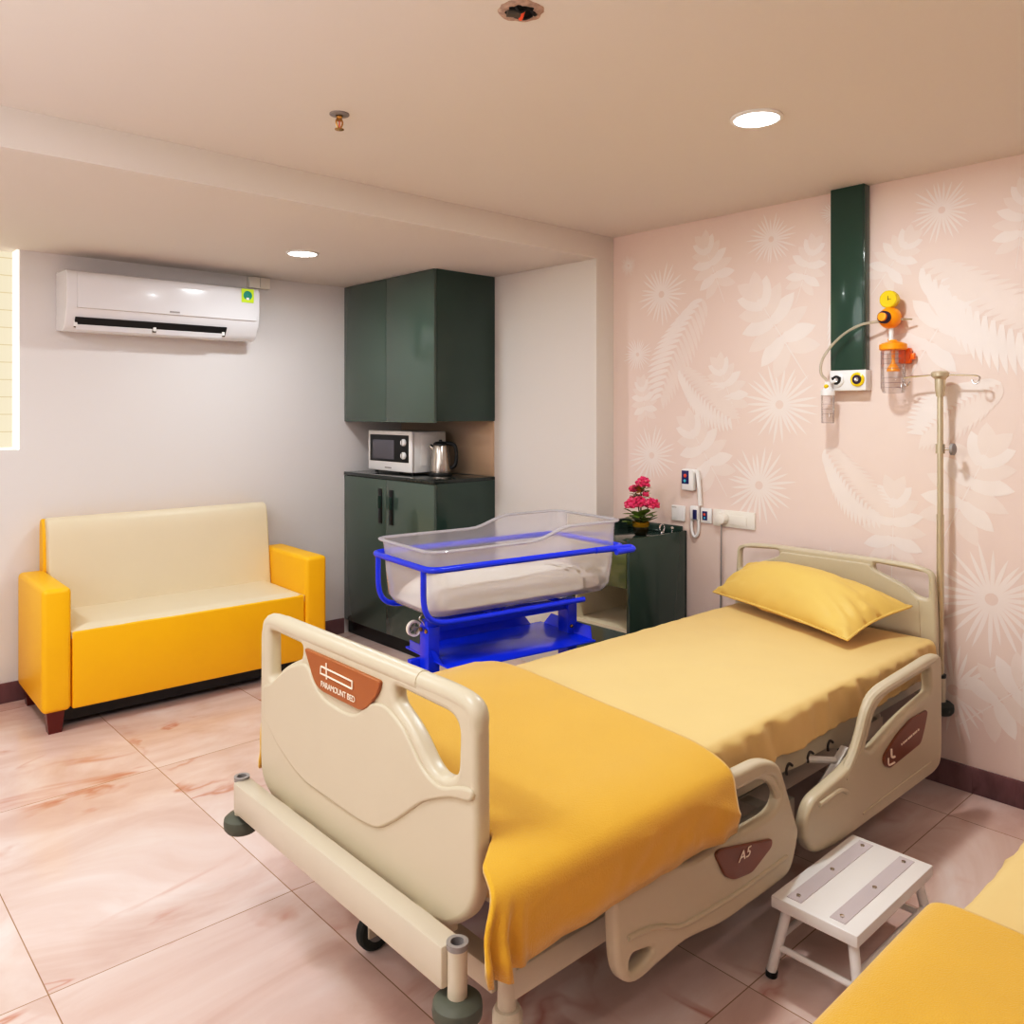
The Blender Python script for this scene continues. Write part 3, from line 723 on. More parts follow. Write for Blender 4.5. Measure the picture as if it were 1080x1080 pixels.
fx, fy = DX - .035, 1.606
t = thing('hanging_humidifier', 'small clear humidifier bottle hanging at the left gas outlet', 'medical bottle', (XP, fy, 1.35))
b = MB(); b.lathe([(.026, .118), (.0255, .006), (.023, 0), (.001, 0)], M['jar'], (fx, fy, 1.352), res=26, cap=False)
for z in (1.43, 1.41, 1.39, 1.355): b.tube([(fx + .0262 * math.cos(a), fy + .0262 * math.sin(a), z) for a in [1.9 + 2.4 * k / 12 for k in range(13)]], .0008, M['mark'], res=5)
b.build('bottle', t)
b = MB(); b.lathe([(.028, 0), (.028, .018), (.020, .024), (.012, .040), (.012, .055)], M['white'], (fx, fy, 1.466), res=24); b.cyl((fx, fy, 1.51), (DX - .006, 1.585, 1.526), .007, M['white'], res=12); b.build('cap', t)
b = MB(); b.ball((fx - .014, fy + .0, 1.502), .009, M['gauge']); b.build('valve', t, label='yellow valve')

# ---------------------------------------------------------------- hospital bed
BY = 1.62
BEDROOT = (2.1, BY, 0)
t = thing('hospital_bed', 'beige adjustable hospital bed with plastic end boards and side rails, mustard blanket', 'bed', BEDROOT)
BED = t
# footboard
FX = .992
out = [(2.042, .848), (1.985, .866), (1.90, .862), (1.34, .862), (1.25, .862), (1.19, .850), (1.170, .828), (1.168, .62), (1.168, .50), (1.195, .445), (1.26, .398), (1.36, .385), (1.90, .385), (2.02, .396), (2.064, .43), (2.073, .475), (2.072, .62), (2.070, .825)]
hl = fil([(2.018, .828), (1.838, .826), (1.842, .792), (1.90, .768), (1.96, .735), (1.985, .700), (2.015, .70)], [.02, .015, .02, .03, .03, .012, .015])
hr = fil([(1.438, .824), (1.245, .818), (1.222, .80), (1.226, .705), (1.275, .682), (1.312, .692), (1.37, .752), (1.440, .790)], [.015, .02, .02, .025, .03, .03, .05, .02])
b = MB()
b.plate(ny(fil(out, .03)), [ny(hl), ny(hr)], .040, .014, M['bed'], face_mx(FX), 4)
# raised upper face with its curved lower lip
curve = [(2.045, .60), (1.96, .545), (1.872, .512), (1.815, .498), (1.56, .496), (1.49, .506), (1.42, .552), (1.33, .622), (1.24, .662), (1.174, .672)]
top = [(1.174, .70), (1.215, .692), (1.275, .668), (1.33, .684), (1.40, .752), (1.47, .780), (1.53, .768), (1.575, .728), (1.62, .718), (1.72, .724), (1.765, .742), (1.80, .786), (1.838, .784), (1.90, .758), (1.96, .722), (2.0, .69), (2.045, .68)]
b.plate(ny(fil(curve + top, .025)), [], .016, .006, M['bed'], face_mx(FX - .018), 3)
# round grip rail along the top
b.tube(fil([(FX, 2.05, .80), (FX, 2.045, .846), (FX, 1.98, .850), (FX, 1.25, .850), (FX, 1.185, .842), (FX, 1.188, .80)], .04, False), .021, M['bed'], res=14)
b.tube([(FX, 1.96, .850), (FX, 1.36, .850)], .0225, M['bed'], res=14)
for y in (1.83, 1.455):
    b.tube([(FX, y, .84), (FX, y, .76)], .017, M['bed'], res=12)
fb = b.build('footboard', t, angle=35)
b = MB()
PX = FX - .022
b.plate(ny(fil([(1.812, .826), (1.478, .826), (1.490, .796), (1.545, .742), (1.735, .742), (1.765, .756)], [.008, .01, .02, .03, .03, .03])), [], .012, .003, M['plate'], face_mx(PX))
LX = PX - .0075
b.text('PARAMOUNT BED', .0195, M['badge_white'], face_mx(LX) @ Matrix.Translation((-1.652, .761, 0)), space=.92)
def bar(y0, z0, y1, z1, w=.004):
    b.tube([(LX, y0, z0), (LX, y1, z1)], w * .5, M['badge_white'], res=6)
for q in ((1.726, .802, 1.588, .800), (1.700, .785, 1.588, .783), (1.588, .800, 1.588, .783), (1.726, .802, 1.728, .785), (1.728, .785, 1.700, .785), (1.702, .815, 1.700, .778)): bar(*q)
b.build('name_plate', fb, label='orange-brown maker plate with white logo and lettering')
# headboard
HX = 3.165
out = [(2.000, .812), (1.93, .832), (1.80, .836), (1.40, .836), (1.25, .832), (1.18, .812), (1.170, .62), (1.170, .43), (1.24, .40), (1.93, .40), (2.012, .43), (2.012, .62)]
hl = fil([(1.985, .806), (1.80, .818), (1.800, .790), (1.90, .752), (1.955, .715), (1.985, .712)], [.02, .02, .02, .04, .02, .01])
hr = fil([(1.400, .818), (1.200, .806), (1.200, .712), (1.235, .714), (1.29, .750), (1.400, .790)], [.02, .02, .01, .02, .04, .02])
b = MB(); b.plate(ny(fil(out, .03)), [ny(hl), ny(hr)], .034, .012, M['bed'], face_mx(HX), 4)
b.plate(ny(fil([(1.79, .812), (1.41, .812), (1.41, .796), (1.28, .745), (1.23, .70), (1.22, .46), (1.96, .46), (1.955, .70), (1.90, .745), (1.79, .796)], .02)), [], .010, .004, M['bed'], face_mx(HX - .017), 3)
b.build('headboard', t, angle=35)
# side rails on the near side
def tr(pts, dx=0, dz=0): return [(p[0] + dx, p[1] + dz) for p in pts]
R1 = [(1.26, .44), (1.33, .515), (1.55, .545), (1.82, .540), (1.90, .510), (1.985, .330), (1.998, .30), (1.962, .222), (1.93, .206), (1.65, .208), (1.50, .232), (1.41, .225), (1.33, .215), (1.285, .240), (1.268, .285)]
R1h = fil([(1.45, .482), (1.56, .500), (1.845, .496), (1.898, .466), (1.904, .410), (1.86, .390), (1.52, .400), (1.45, .42)], .03)
R1l = fil([(1.312, .284), (1.385, .270), (1.385, .256), (1.345, .245), (1.310, .247)], .015)
R2 = [(2.945, .578), (2.87, .584), (2.50, .566), (2.435, .548), (2.395, .50), (2.350, .412), (2.270, .386), (2.065, .362), (2.025, .31), (2.035, .255), (2.075, .212), (2.20, .192), (2.90, .190), (2.948, .205), (2.960, .26), (2.958, .55)]
R2h = fil([(2.862, .548), (2.52, .534), (2.448, .512), (2.378, .412), (2.42, .392), (2.62, .440), (2.862, .468)], [.02, .04, .04, .012, .02, .1, .02])
RY = 1.098
def side_rail(outline, holes, badge, near=True, extra=None, dz=0.0):
    sgn = 1 if near else -1
    yy = RY if near else 2 * BY - RY
    T_ = face_my(yy)
    b = MB(); b.plate(fil(outline, .035), holes, .036, .012, M['bed'], T_, 4)
    if extra: extra(b, yy - sgn * .018, sgn)
    bmesh.ops.translate(b.bm, vec=(0, 0, dz), verts=b.bm.verts)
    r = b.build('side_rail', t, angle=35)
    return r
def ex1(b, y, s):
    b.tube(fil([(1.30, y, .325), (1.40, y, .312), (1.47, y, .272), (1.70, y, .258), (1.93, y, .262)], .05, False), .006, M['bed'], res=8)
    b.tube(fil([(1.40, y + s * .016, .512), (1.80, y + s * .016, .512), (1.88, y + s * .016, .48), (1.95, y + s * .016, .34)], .06, False), .014, M['bed'], res=10)
def ex2(b, y, s):
    b.tube(fil([(2.10, y, .34), (2.22, y, .345), (2.26, y, .325)], .03, False), .007, M['bed'], res=8)
    b.tube(fil([(2.36, y, .230), (2.62, y, .235), (2.86, y, .236)], .02, False), .003, M['bed'], res=8)
    b.tube(fil([(2.26, y + s * .012, .36), (2.345, y + s * .012, .43), (2.405, y + s * .012, .535), (2.50, y + s * .012, .553), (2.90, y + s * .012, .566)], .06, False), .014, M['bed'], res=10)
BADGE1 = [(1.603, .388), (1.626, .392), (1.854, .336), (1.85, .317), (1.759, .287), (1.681, .299), (1.645, .321)]
BADGE2 = [(2.824, .421), (2.801, .374), (2.765, .325), (2.534, .312), (2.49, .335), (2.488, .363), (2.582, .401), (2.688, .424)]
r1 = side_rail(R1, [R1h, R1l], None, True, ex1)
b = MB(); yb_ = RY - .020
b.plate(fil(BADGE1, .014), [], .008, .003, M['plate_dark'], face_my(yb_))
b.text('A5', .036, M['badge_white'], face_my(yb_ - .0055) @ Matrix.Translation((1.722, .345, 0)) @ Matrix.Diagonal((1.25, .9, 1, 1)), shear=.25)
b.build('badge', r1, label='brown badge with white lettering')
r2 = side_rail(R2, [R2h], None, True, ex2)
b = MB()
bd = fil(BADGE2, .02)
b.plate(bd, [], .008, .003, M['plate_dark'], face_my(yb_))
for k in range(11): b.box(2.61 + k * .0125, 2.61 + k * .0125 + (.009 if k % 3 else .005), yb_ - .0062, yb_ - .004, .362 + k * .0012, .368 + k * .0012, M['badge_white'])
b.tube(fil([(2.515, yb_ - .005, .350), (2.515, yb_ - .005, .326), (2.56, yb_ - .005, .324)], .015, False), .003, M['badge_white'], res=6)
b.tube(fil([(2.535, yb_ - .005, .372), (2.537, yb_ - .005, .344), (2.56, yb_ - .005, .342)], .012, False), .004, M['badge_white'], res=6)
b.build('badge', r2, label='dark brown badge with a small white pictogram')
side_rail(R1, [R1h, R1l], None, False, ex1, -.165)
side_rail(R2, [R2h], None, False, ex2, -.165)
# end bumper bars with corner sockets and rubber bumpers
for X, s_ in ((.935, -1), (3.205, 1)):
    b = MB(); b.box(X - .028, X + .020, 1.19, 2.09, .345, .425, M['bed_metal'], .006)
    for y in (1.178, 2.098):
        b.lathe([(.0185, .325), (.0185, .428), (.0130, .428), (.0130, .36)], M['bed_metal'], (X, y, 0), res=22, cap=False)
        b.lathe([(.0200, .420), (.0205, .431), (.0125, .431), (.0115, .40), (.001, .40)], M['black'] if s_ > 0 else M['grey'], (X, y, 0), res=22, cap=False)
        b.lathe([(.001, .415), (.0118, .415)], M['purple'], (X, y, 0), res=18, cap=False)
    if s_ < 0:
        b.box(X + .02, X + .10, 1.30, 1.36, .352, .405, M['bed_metal'], .004); b.box(X + .02, X + .10, 1.88, 1.94, .352, .405, M['bed_metal'], .004)
    else:
        b.box(X - .10, X - .02, 1.30, 1.36, .352, .405, M['bed_metal'], .004); b.box(X - .10, X - .02, 1.88, 1.94, .352, .405, M['bed_metal'], .004)
    b.build('bumper_bar', t)
    for y in (1.178, 2.098):
        m_ = M['rubber'] if s_ < 0 else M['rubber_dark']
        MB().lathe([(.020, .332), (.036, .330), (.045, .322), (.0465, .310), (.0455, .298), (.038, .288), (.001, .287)], m_, (X, y, 0), res=30).build('bumper', t, label='round rubber corner bumper')
# base frame, legs and casters
b = MB()
for y in (1.225, 1.86): b.box(1.10, 2.2, y - .02, y + .02, .225, .285, M['bed_metal'], .004)
for y in (1.33, 1.88): b.box(2.05, 3.03, y - .02, y + .02, .225, .285, M['bed_metal'], .004)
for x, yy0, yy1 in ((1.10, 1.245, 1.84), (2.10, 1.225, 1.88), (3.0, 1.34, 1.87)): b.box(x - .025, x + .025, yy0, yy1, .23, .28, M['bed_metal'], .004)
b.build('base_frame', t)
for x, y, wx, wy in ((1.10, 1.225, .03, 0), (1.155, 1.86, .02, -.035), (3.0, 1.33, -.03, .0), (3.0, 1.88, -.03, 0)):
    if True:
        b = MB(); b.cyl((x, y, .16), (x, y, .30), .020, M['bed_metal'], res=20); b.lathe([(.026, .10), (.031, .11), (.031, .195), (.026, .205), (.018, .207)], M['bed_metal'], (x, y, 0), res=22)
        b.box(x - .033, x - .024, y - .012, y + .012, .11, .17, M['black']); b.box(x - .036, x - .031, y - .004, y + .006, .11, .165, M['grey'])
        for s2 in (-1, 1): b.box(x + wx - .034, x + wx + .034, y + wy + s2 * .020 - .004, y + wy + s2 * .020 + .004, .045, .13, M['bed_metal'], .003)
        c_ = b.build('caster', t)
        b = MB(); b.lathe([(.020, -.012), (.046, -.014), (.052, -.009), (.052, .009), (.046, .014), (.020, .012)], M['rubber_dark'], (x + wx, y + wy, .052), 'Y', res=28); b.lathe([(.028, -.0150), (.030, 0), (.028, .0150)], M['grey'], (x + wx, y + wy, .052), 'Y', res=20)
        b.build('wheel', c_)
# mattress deck, hooks and lifting gear
b = MB()
DZ0, DZ1 = .405, .446
for x0, x1 in ((1.06, 1.66), (1.68, 1.98), (2.0, 2.24), (2.26, 3.10)): b.box(x0, x1, 1.19, 1.97, DZ1 - .022, DZ1, M['bed_metal'], .003)
for y in (1.185, 1.975):
    b.plate(fil([(1.08, .446), (3.10, .446), (3.10, .415), (2.62, .408), (2.52, .375), (2.40, .372), (2.36, .392), (2.28, .395), (2.20, .385), (2.10, .395), (1.08, .405)], .02), [], .006, .001, M['bed_metal'], face_my(y))
    for x in (2.14, 2.26, 2.38):
        b.tube(fil([(x, y - .004, .402), (x - .02, y - .004, .415), (x - .035, y - .004, .40), (x - .03, y - .004, .385)], .012, False), .004, M['dark_steel'], res=7)
b.build('mattress_deck', t)
b = MB()
for x0, x1, z0, z1 in ((1.35, 1.85, .25, .40), (2.35, 2.85, .25, .40), (1.6, 2.1, .25, .34)):
    for y in (1.40, 1.80): b.tube([(x0, y, z0), (x1, y, z1)], .016, M['dark_steel'], res=8)
b.box(1.55, 1.75, 1.45, 1.75, .24, .38, M['dark_steel'], .01); b.box(2.55, 2.75, 1.45, 1.75, .24, .38, M['dark_steel'], .01)
b.tube([(2.62, 1.30, .42), (2.70, 1.32, .22)], .014, M['black'], res=10); b.tube([(1.9, 1.35, .27), (2.9, 1.35, .30)], .018, M['dark_steel'], res=8)
b.build('lifting_mechanism', t)
b = MB(); b.tube([(2.20, 1.20, .398), (2.33, 1.15, .372)], .010, M['stool'], res=8); b.box(-.050, .050, -.012, .012, -.012, .012, M['stool'], .003, T=Matrix.Translation((2.35, 1.148, .365)) @ Matrix.Rotation(-.5, 4, 'Y'))
b.tube([(2.32, 1.15, .36), (2.22, 1.17, .27)], .013, M['stool'], res=4); b.build('rail_latch', t, label='pale grey T-shaped latch arm')

# mattress in a fitted yellow sheet
def sheeted(name, x0, x1, y0, y1, z0, z1, label, cat, mtl, r=.03, wr=.010, nx=130, seed=0.0, group=None):
    ring = []
    for p in fil([(y0, z0), (y1, z0), (y1, z1), (y0, z1)], [.012, .012, r, r], True, 7): ring.append((p.x, p.y))
    dense = []
    for i, p in enumerate(ring):
        q = ring[(i + 1) % len(ring)]; d = math.hypot(q[0] - p[0], q[1] - p[1]); n = max(1, int(d / .022))
        for k in range(n): dense.append((p[0] + (q[0] - p[0]) * k / n, p[1] + (q[1] - p[1]) * k / n))
    cy, cz = (y0 + y1) / 2, (z0 + z1) / 2
    rows = []
    xs = [x0 + (x1 - x0) * (i / nx) for i in range(nx + 1)]
    for i, x in enumerate(xs):
        e = min(x - x0, x1 - x); sh = 0 if e > r else (1 - math.sqrt(max(0, 1 - (1 - e / r) ** 2))) * r * .9
        row = []
        for (y, z) in dense:
            side = 1.0 if (y < y0 + .03 or y > y1 - .03) else 0.0
            yy = y + (sh if y < cy else -sh) * (1 if abs(y - cy) > (y1 - y0) * .3 else 0); zz = z + (-sh if z > cz else 0)
            if side:
                a = wr * (1.3 if z < z1 - .015 else .5)
                yy += (noise.noise(Vector((x * 16 + z * 9 + seed, z * 3, seed))) * a + noise.noise(Vector((x * 45 - z * 30, z * 8, seed + 4))) * a * .5) * (1 if y < cy else -1)
            else:
                if z > cz: zz += noise.noise(Vector((x * 3.2 + seed, y * 3.2, 2))) * .0035 + max(0, noise.noise(Vector((x * 8 + y * 5, y * 2 + seed, 7)))) * .003
            if z < z0 + .02: zz += noise.noise(Vector((x * 7, seed, 1))) * .006 + .004
            row.append((x, yy, zz))
        rows.append(row)
    b = MB(); b.grid(rows, mtl, closed=True, capends=True)
    return tag(b.build(name, angle=70), label, cat, group)
sheeted('mattress', 1.035, 3.125, 1.155, 1.972, .452, .580, 'mattress in pale yellow fitted sheet on the beige hospital bed', 'mattress', M['sheet'])

# pillow
def pillow(name, A, B, C, D, h_up, h_dn, label):
    A, B, C, D = map(Vector, (A, B, C, D)); n = 44
    top_, bot = [], []
    for j in range(n + 1):
        v = j / n; rt, rb = [], []
        for i in range(n + 1):
            u = i / n
            # pulled-in seams
            pu = u + .035 * math.sin(PI * v) * (1 - 2 * u); pv = v + .05 * math.sin(PI * u) * (1 - 2 * v)
            p = (A * (1 - pu) + B * pu) * (1 - pv) + (D * (1 - pu) + C * pu) * pv
            s1 = 4 * u * (1 - u); s2 = 4 * v * (1 - v)
            f = (s1 ** .55) * (s2 ** .55)
            edge = 1 - f
            w_ = noise.noise(Vector((u * 7 + v * 3, v * 9, 3))) * .020 * edge * (1 if f > .02 else 0) + noise.noise(Vector((u * 22, v * 5, 9))) * .006 * edge * min(1, f * 6)
            w_ -= .022 * max(0, noise.noise(Vector((u * 12 - v * 4, v * 2.5, 5)))) * min(1, f * 4) * edge
            rt.append(p + Vector((-.12, 0, 1)).normalized() * (h_up * f + w_)); rb.append(p - Vector((-.12, 0, 1)).normalized() * (h_dn * f - w_ * .4))
        top_.append(rt); bot.append(rb)
    b = MB(); b.grid(top_, M['pillow']); b.grid(bot, M['pillow'])
    bmesh.ops.remove_doubles(b.bm, verts=b.bm.verts, dist=1e-5)
    bmesh.ops.recalc_face_normals(b.bm, faces=b.bm.faces)
    ringp = top_[0] + [r_[-1] for r_ in top_[1:]] + top_[-1][::-1][1:] + [r_[0] for r_ in top_[::-1][1:-1]]
    b.tube(ringp, .0045, M['pillow'], closed=True, res=6)
    return tag(b.build(name, angle=80), label, 'pillow')
pillow('pillow', (3.00, 2.02, .628), (2.735, 1.305, .618), (3.085, 1.232, .690), (3.10, 1.93, .735), .125, .043, 'plump yellow pillow leaning on the beige headboard')

# blanket
def blanket(name, x0f, x1f, prof, label, nx=90, folds=True, seed=0.0, thick=.010):
    P = fil(prof, .05, False, 6)
    dense = []
    for a, c in zip(P[:-1], P[1:]):
        n = max(1, int((c - a).length / .018))
        for k in range(n): dense.append(a + (c - a) * (k / n))
    dense.append(P[-1]); cum = [0]
    for a, c in zip(dense[:-1], dense[1:]): cum.append(cum[-1] + (c - a).length)
    tot = cum[-1]; zt = max(p[1] for p in dense)
    rows = []
    for i in range(nx + 1):
        u = i / nx; row = []
        for p, s_ in zip(dense, cum):
            w_ = s_ / tot
            x = x0f(w_) + (x1f(w_) - x0f(w_)) * u
            y, z = p[0], p[1]
            hang = sstep(zt - .03, zt - .16, z)
            out_ = -1 if w_ < .5 else 1
            d_ = noise.noise(Vector((x * 5 + z * 6 + seed, z * 5, seed))) * .016 + noise.noise(Vector((x * 11 - z * 14, z * 7, seed + 2))) * .008 + (.5 - abs(noise.noise(Vector((x * 4 + z * 9, z * 3, seed + 6))))) ** 4 * .10
            y += out_ * (abs(d_) + .3 * d_) * hang
            z += noise.noise(Vector((x * 3 + seed, y * 3, 5))) * .004 * (1 - hang) + noise.noise(Vector((x * 4, seed, 8))) * .006 * hang
            if folds and w_ < .5:
                fo = hang * sstep(.11, .0, x - x0f(w_))
                y += fo * .022 * math.sin((x - x0f(w_)) * 2 * PI / .042) - fo * .006
                x -= fo * .004
            row.append((x, y, z))
        rows.append(row)
    # thickness by hand: outer and inner surfaces
    b = MB(); bm = bmesh.new(); R = [[bm.verts.new(Vector(p)) for p in r] for r in rows]
    for a, c in zip(R[:-1], R[1:]):
        for k in range(len(a) - 1): bm.faces.new((a[k], c[k], c[k + 1], a[k + 1]))
    bmesh.ops.recalc_face_normals(bm, faces=bm.faces)
    bm.normal_update()
    if sum(f.normal.z for f in bm.faces) < 0: bmesh.ops.reverse_faces(bm, faces=list(bm.faces))
    me = bpy.data.meshes.new('tmp'); bm.to_mesh(me); bm.free(); b.add(me, M['blanket'])
    o = b.build(name, angle=80)
    so = o.modifiers.new('cloth_thickness', 'SOLIDIFY'); so.thickness = thick; so.offset = -1
    return tag(o, label, 'blanket')
pr = [(1.052, .436), (1.050, .50), (1.058, .562), (1.10, .584), (1.17, .598), (1.40, .600), (1.75, .600), (1.93, .597), (2.02, .588), (2.10, .565), (2.166, .548), (2.176, .48), (2.176, .40)]
blanket('blanket', lambda w: 1.022 - .074 * max(0, min(1, (.180 - w) / .042)) - .046 * max(0, min(1, (.14 - w) / .09)), lambda w: 1.645 + .145 * w, pr, 'mustard yellow blanket folded over the foot half of the beige hospital bed')

# ---------------------------------------------------------------- IV pole
ix, iy = 3.205, 1.178
t = thing('drip_stand', 'slim beige drip stand pole with double hook at the bed head', 'drip stand', (ix, iy, .432))
b = MB(); b.cyl((ix, iy, .4316), (ix, iy, 1.02), .0125, M['pole'], res=18); b.cyl((ix, iy, 1.0), (ix, iy, 1.50), .0105, M['pole'], res=18); b.build('pole', t)
b = MB(); b.lathe([(.014, 1.455), (.018, 1.49), (.019, 1.52), (.030, 1.530), (.031, 1.543), (.024, 1.549), (.001, 1.551)], M['pole'], (ix, iy, 0), res=24)
for s_ in (-1, 1):
    b.tube(fil([(ix, iy + s_ * .015, 1.536), (ix - .004 * s_, iy + s_ * .118, 1.530), (ix - .006 * s_, iy + s_ * .135, 1.524), (ix, iy + s_ * .128, 1.500), (ix, iy + s_ * .113, 1.500), (ix, iy + s_ * .108, 1.514)], .012, False), .0035, M['chrome'], res=8)
b.build('hook_head', t)
b = MB(); b.cyl((ix, iy, 1.262), (ix, iy - .040, 1.262), .004, M['steel'], res=10); b.lathe([(.010, 0), (.022, .004), (.022, .014), (.012, .020), (.001, .021)], M['grey'], (ix, iy - .034, 1.262), '-Y', res=20); b.lathe([(.016, 1.245), (.016, 1.280)], M['pole'], (ix, iy, 0), res=18); b.build('height_knob', t)

# ---------------------------------------------------------------- baby cot
cot = thing('baby_cot', 'blue framed hospital baby cot trolley with clear plastic tub, behind the bed', 'baby cot', (1.70, 2.29, 0), math.radians(-7))
LU, LV = .888, .415
def ztop(u): return .910 + .045 * sstep(.42, .62, u)
b = MB()
levels = [(0.665, .060, .05), (.672, .035, .055), (.70, .018, .06), (.78, .010, .06), (.86, .005, .06), (None, 0.0, .06)]
rows = []
for z, ins, rr in levels:
    ring = rrect(ins, LU - ins, ins, LV - ins, rr, 6)
    dn = []
    for i, p in enumerate(ring):
        q = ring[(i + 1) % len(ring)]; n = max(1, int((q - p).length / .04))
        for k in range(n): dn.append(p + (q - p) * (k / n))
    rows.append((z, dn))
base_n = len(rows[0][1])
def resample(ring, n):
    c = [0]
    for i in range(len(ring)): c.append(c[-1] + (ring[(i + 1) % len(ring)] - ring[i]).length)
    out = []; j = 0
    for k in range(n):
        s_ = c[-1] * k / n
        while c[j + 1] < s_: j += 1
        tt = (s_ - c[j]) / max(1e-9, c[j + 1] - c[j]); out.append(ring[j] + (ring[(j + 1) % len(ring)] - ring[j]) * tt)
    return out
G = []
for z, dn in rows:
    dn = resample(dn, 90); G.append([(p.x, p.y, ztop(p.x) if z is None else z) for p in dn])
b.grid(G, M['tub'], closed=True)
b.poly(G[0][::-1], M['tub'])
tub = b.build('tub', cot, local=True, label='clear plastic tub', angle=60)
b = MB(); rim = [(p[0] + (.5 - (p[0] < LU / 2)) * .012, p[1] + (.5 - (p[1] < LV / 2)) * .012, p[2]) for p in G[-1]]
b.tube(rim, .010, M['tub_rim'], closed=True, res=8, flat=.6); b.build('rim', tub, local=True)
ZR = .852
b = MB()
rail = fil([(-.014, -.026, ZR), (LU + .0, -.026, ZR), (LU + .0, LV + .018, ZR), (-.014, LV + .018, ZR)], .05, True, 6)
b.tube(rail, .0115, M['blue'], closed=True, res=12)
b.tube(fil([(LU - .16, -.028, ZR), (LU + .028, -.028, ZR - .004), (LU + .028, -.048, ZR - .010), (LU - .07, -.050, ZR - .012)], .012, False), .0125, M['blue'], res=12)
b.build('rail', cot, local=True)
for u0 in (.018,):
    for v in (.03, LV - .03):
        s_ = 1 if u0 < .4 else -1
        pts = [(u0 - s_ * .030, v, ZR), (u0 - s_ * .030, v, .70), (u0 + s_ * .02, v, .652), (u0 + s_ * .16, v, .650)]
        MB().tube(fil(pts, .06, False, 7), .0105, M['blue'], res=12).build('strap', cot, local=True)
b = MB()
for v in (.03, LV - .03): b.tube([(.14, v, .650), (LU - .17, v, .650)], .0105, M['blue'], res=12)
for u in (.30, .62): b.tube([(u, .03, .650), (u, LV - .03, .650)], .009, M['blue'], res=10)
b.build('cradle_bars', cot, local=True)
CV = .205
b = MB(); b.box(.088, .80, CV - .024, CV + .024, .575, .622, M['blue'], .004); b.box(.40, .44, CV - .028, CV + .028, .60, .648, M['blue'], .003); b.build('cross_beam', cot, local=True)
for u in (.112, .775):
    MB().box(u - .024, u + .024, CV - .034, CV + .034, .13, .600, M['blue'], .003).build('post', cot, local=True)
b = MB()
tray = [(.11, .04), (.76, .04), (.76, .385), (.11, .385)]
b.box(.11, .78, .03, .395, .470, .477, M['blue'], .001)
for q in (((.115, .10), (.115, .36), -1, 0), ((.775, .05), (.775, .37), 1, 0), ((.17, .39), (.72, .39), 0, 1)):
    (u0, v0), (u1, v1), du, dv_ = q
    a = Vector((u0, v0, .475)); c = Vector((u1, v1, .475)); o_ = Vector((du * .018, dv_ * .018, .045)); ix_ = (c - a).normalized() * .03
    th = Vector((du * .003, dv_ * .003, 0))
    b.poly([a, c, c + o_ - ix_, a + o_ + ix_], M['blue']); b.poly([a + th, c + th, c + o_ - ix_ + th, a + o_ + ix_ + th], M['blue'])
tr_ = b.build('tray', cot, local=True)
for v in (.17, .205):
    MB().ball((.768, v, .505), .008, M['brass'], seg=10).build('bolt', tr_, local=True)
for v in (CV - .020, CV + .018):
    MB().lathe([(.008, 0), (.008, .006), (.001, .008)], M['brass'], (.088, v, .585), '-X', res=12).build('bolt', cot, local=True)
MB().lathe([(.009, 0), (.009, .006), (.001, .008)], M['brass'], (.42, CV - .028, .612), '-Y', res=12).build('bolt', cot, local=True)
b = MB(); b.lathe([(.022, -.006), (.030, -.008), (.030, .008), (.022, .006)], M['white_warm'], (.070, CV + .045, .585), 'Y', res=24, cap=False); b.lathe([(.008, -.008), (.008, .008)], M['grey'], (.070, CV + .045, .585), 'Y', res=14)
for k in range(5): a = k * 2 * PI / 5; b.tube([(.070, CV + .045, .585), (.070 + .026 * math.cos(a), CV + .045, .585 + .026 * math.sin(a))], .003, M['grey'], res=6)
b.build('tilt_wheel', cot, local=True, label='small pale spoked wheel')
b = MB(); b.tube(fil([(.080, CV, .645), (.065, CV, .630), (.085, CV, .618), (.092, CV, .598)], .01, False), .0035, M['steel'], res=7); b.build('catch_hook', cot, local=True)
b = MB()
for u in (.112, .775): b.box(u - .02, u + .02, -.02, .43, .115, .150, M['blue'], .004)
b.box(.10, .79, CV - .02, CV + .02, .12, .145, M['blue'], .004); b.box(.05, .13, CV + .034, CV + .06, .42, .47, M['blue'], .003); b.build('base', cot, local=True)
for u in (.112, .775):
    for v in (.0, .41):
        b = MB(); b.cyl((u, v, .09), (u, v, .118), .010, M['steel'], res=10); b.box(u - .012, u + .025, v - .014, v - .010, .03, .095, M['steel']); b.box(u - .012, u + .025, v + .010, v + .014, .03, .095, M['steel']); c_ = b.build('caster', cot, local=True)
        MB().lathe([(.012, -.008), (.034, -.009), (.036, 0), (.034, .009), (.012, .008)], M['grey'], (u + .012, v, .036), 'Y', res=22).build('wheel', c_, local=True)

# cot mattress (lies in the tub)
rows = []
x0, x1, y0, y1 = .03, LU - .03, .03, LV - .03
n = 50; top_, bot = [], []
for j in range(21):
    v = j / 20; rt, rb = [], []
    for i in range(n + 1):
        u = i / n
        f = (min(1, (4 * u * (1 - u)) * 2.6) ** .5) * (min(1, (4 * v * (1 - v)) * 1.6) ** .5)
        su, sv = 2 * u - 1, 2 * v - 1
        x = (x0 + x1) / 2 + (x1 - x0) / 2 * su * math.sqrt(1 - .16 * sv ** 6); y = (y0 + y1) / 2 + (y1 - y0) / 2 * sv * math.sqrt(1 - .30 * su ** 6)
        rt.append((x, y, .690 + .072 * f + wob(x, y, 0, 9, .008) * f)); rb.append((x, y, .690 - .017 * f))
    top_.append(rt); bot.append(rb)
b = MB(); b.grid(top_, M['bedding']); b.grid(bot, M['bedding'])
bmesh.ops.remove_doubles(b.bm, verts=b.bm.verts, dist=1e-5); bmesh.ops.recalc_face_normals(b.bm, faces=b.bm.faces)
b.bm.faces.ensure_lookup_table(); km = b.mi(M['print'])
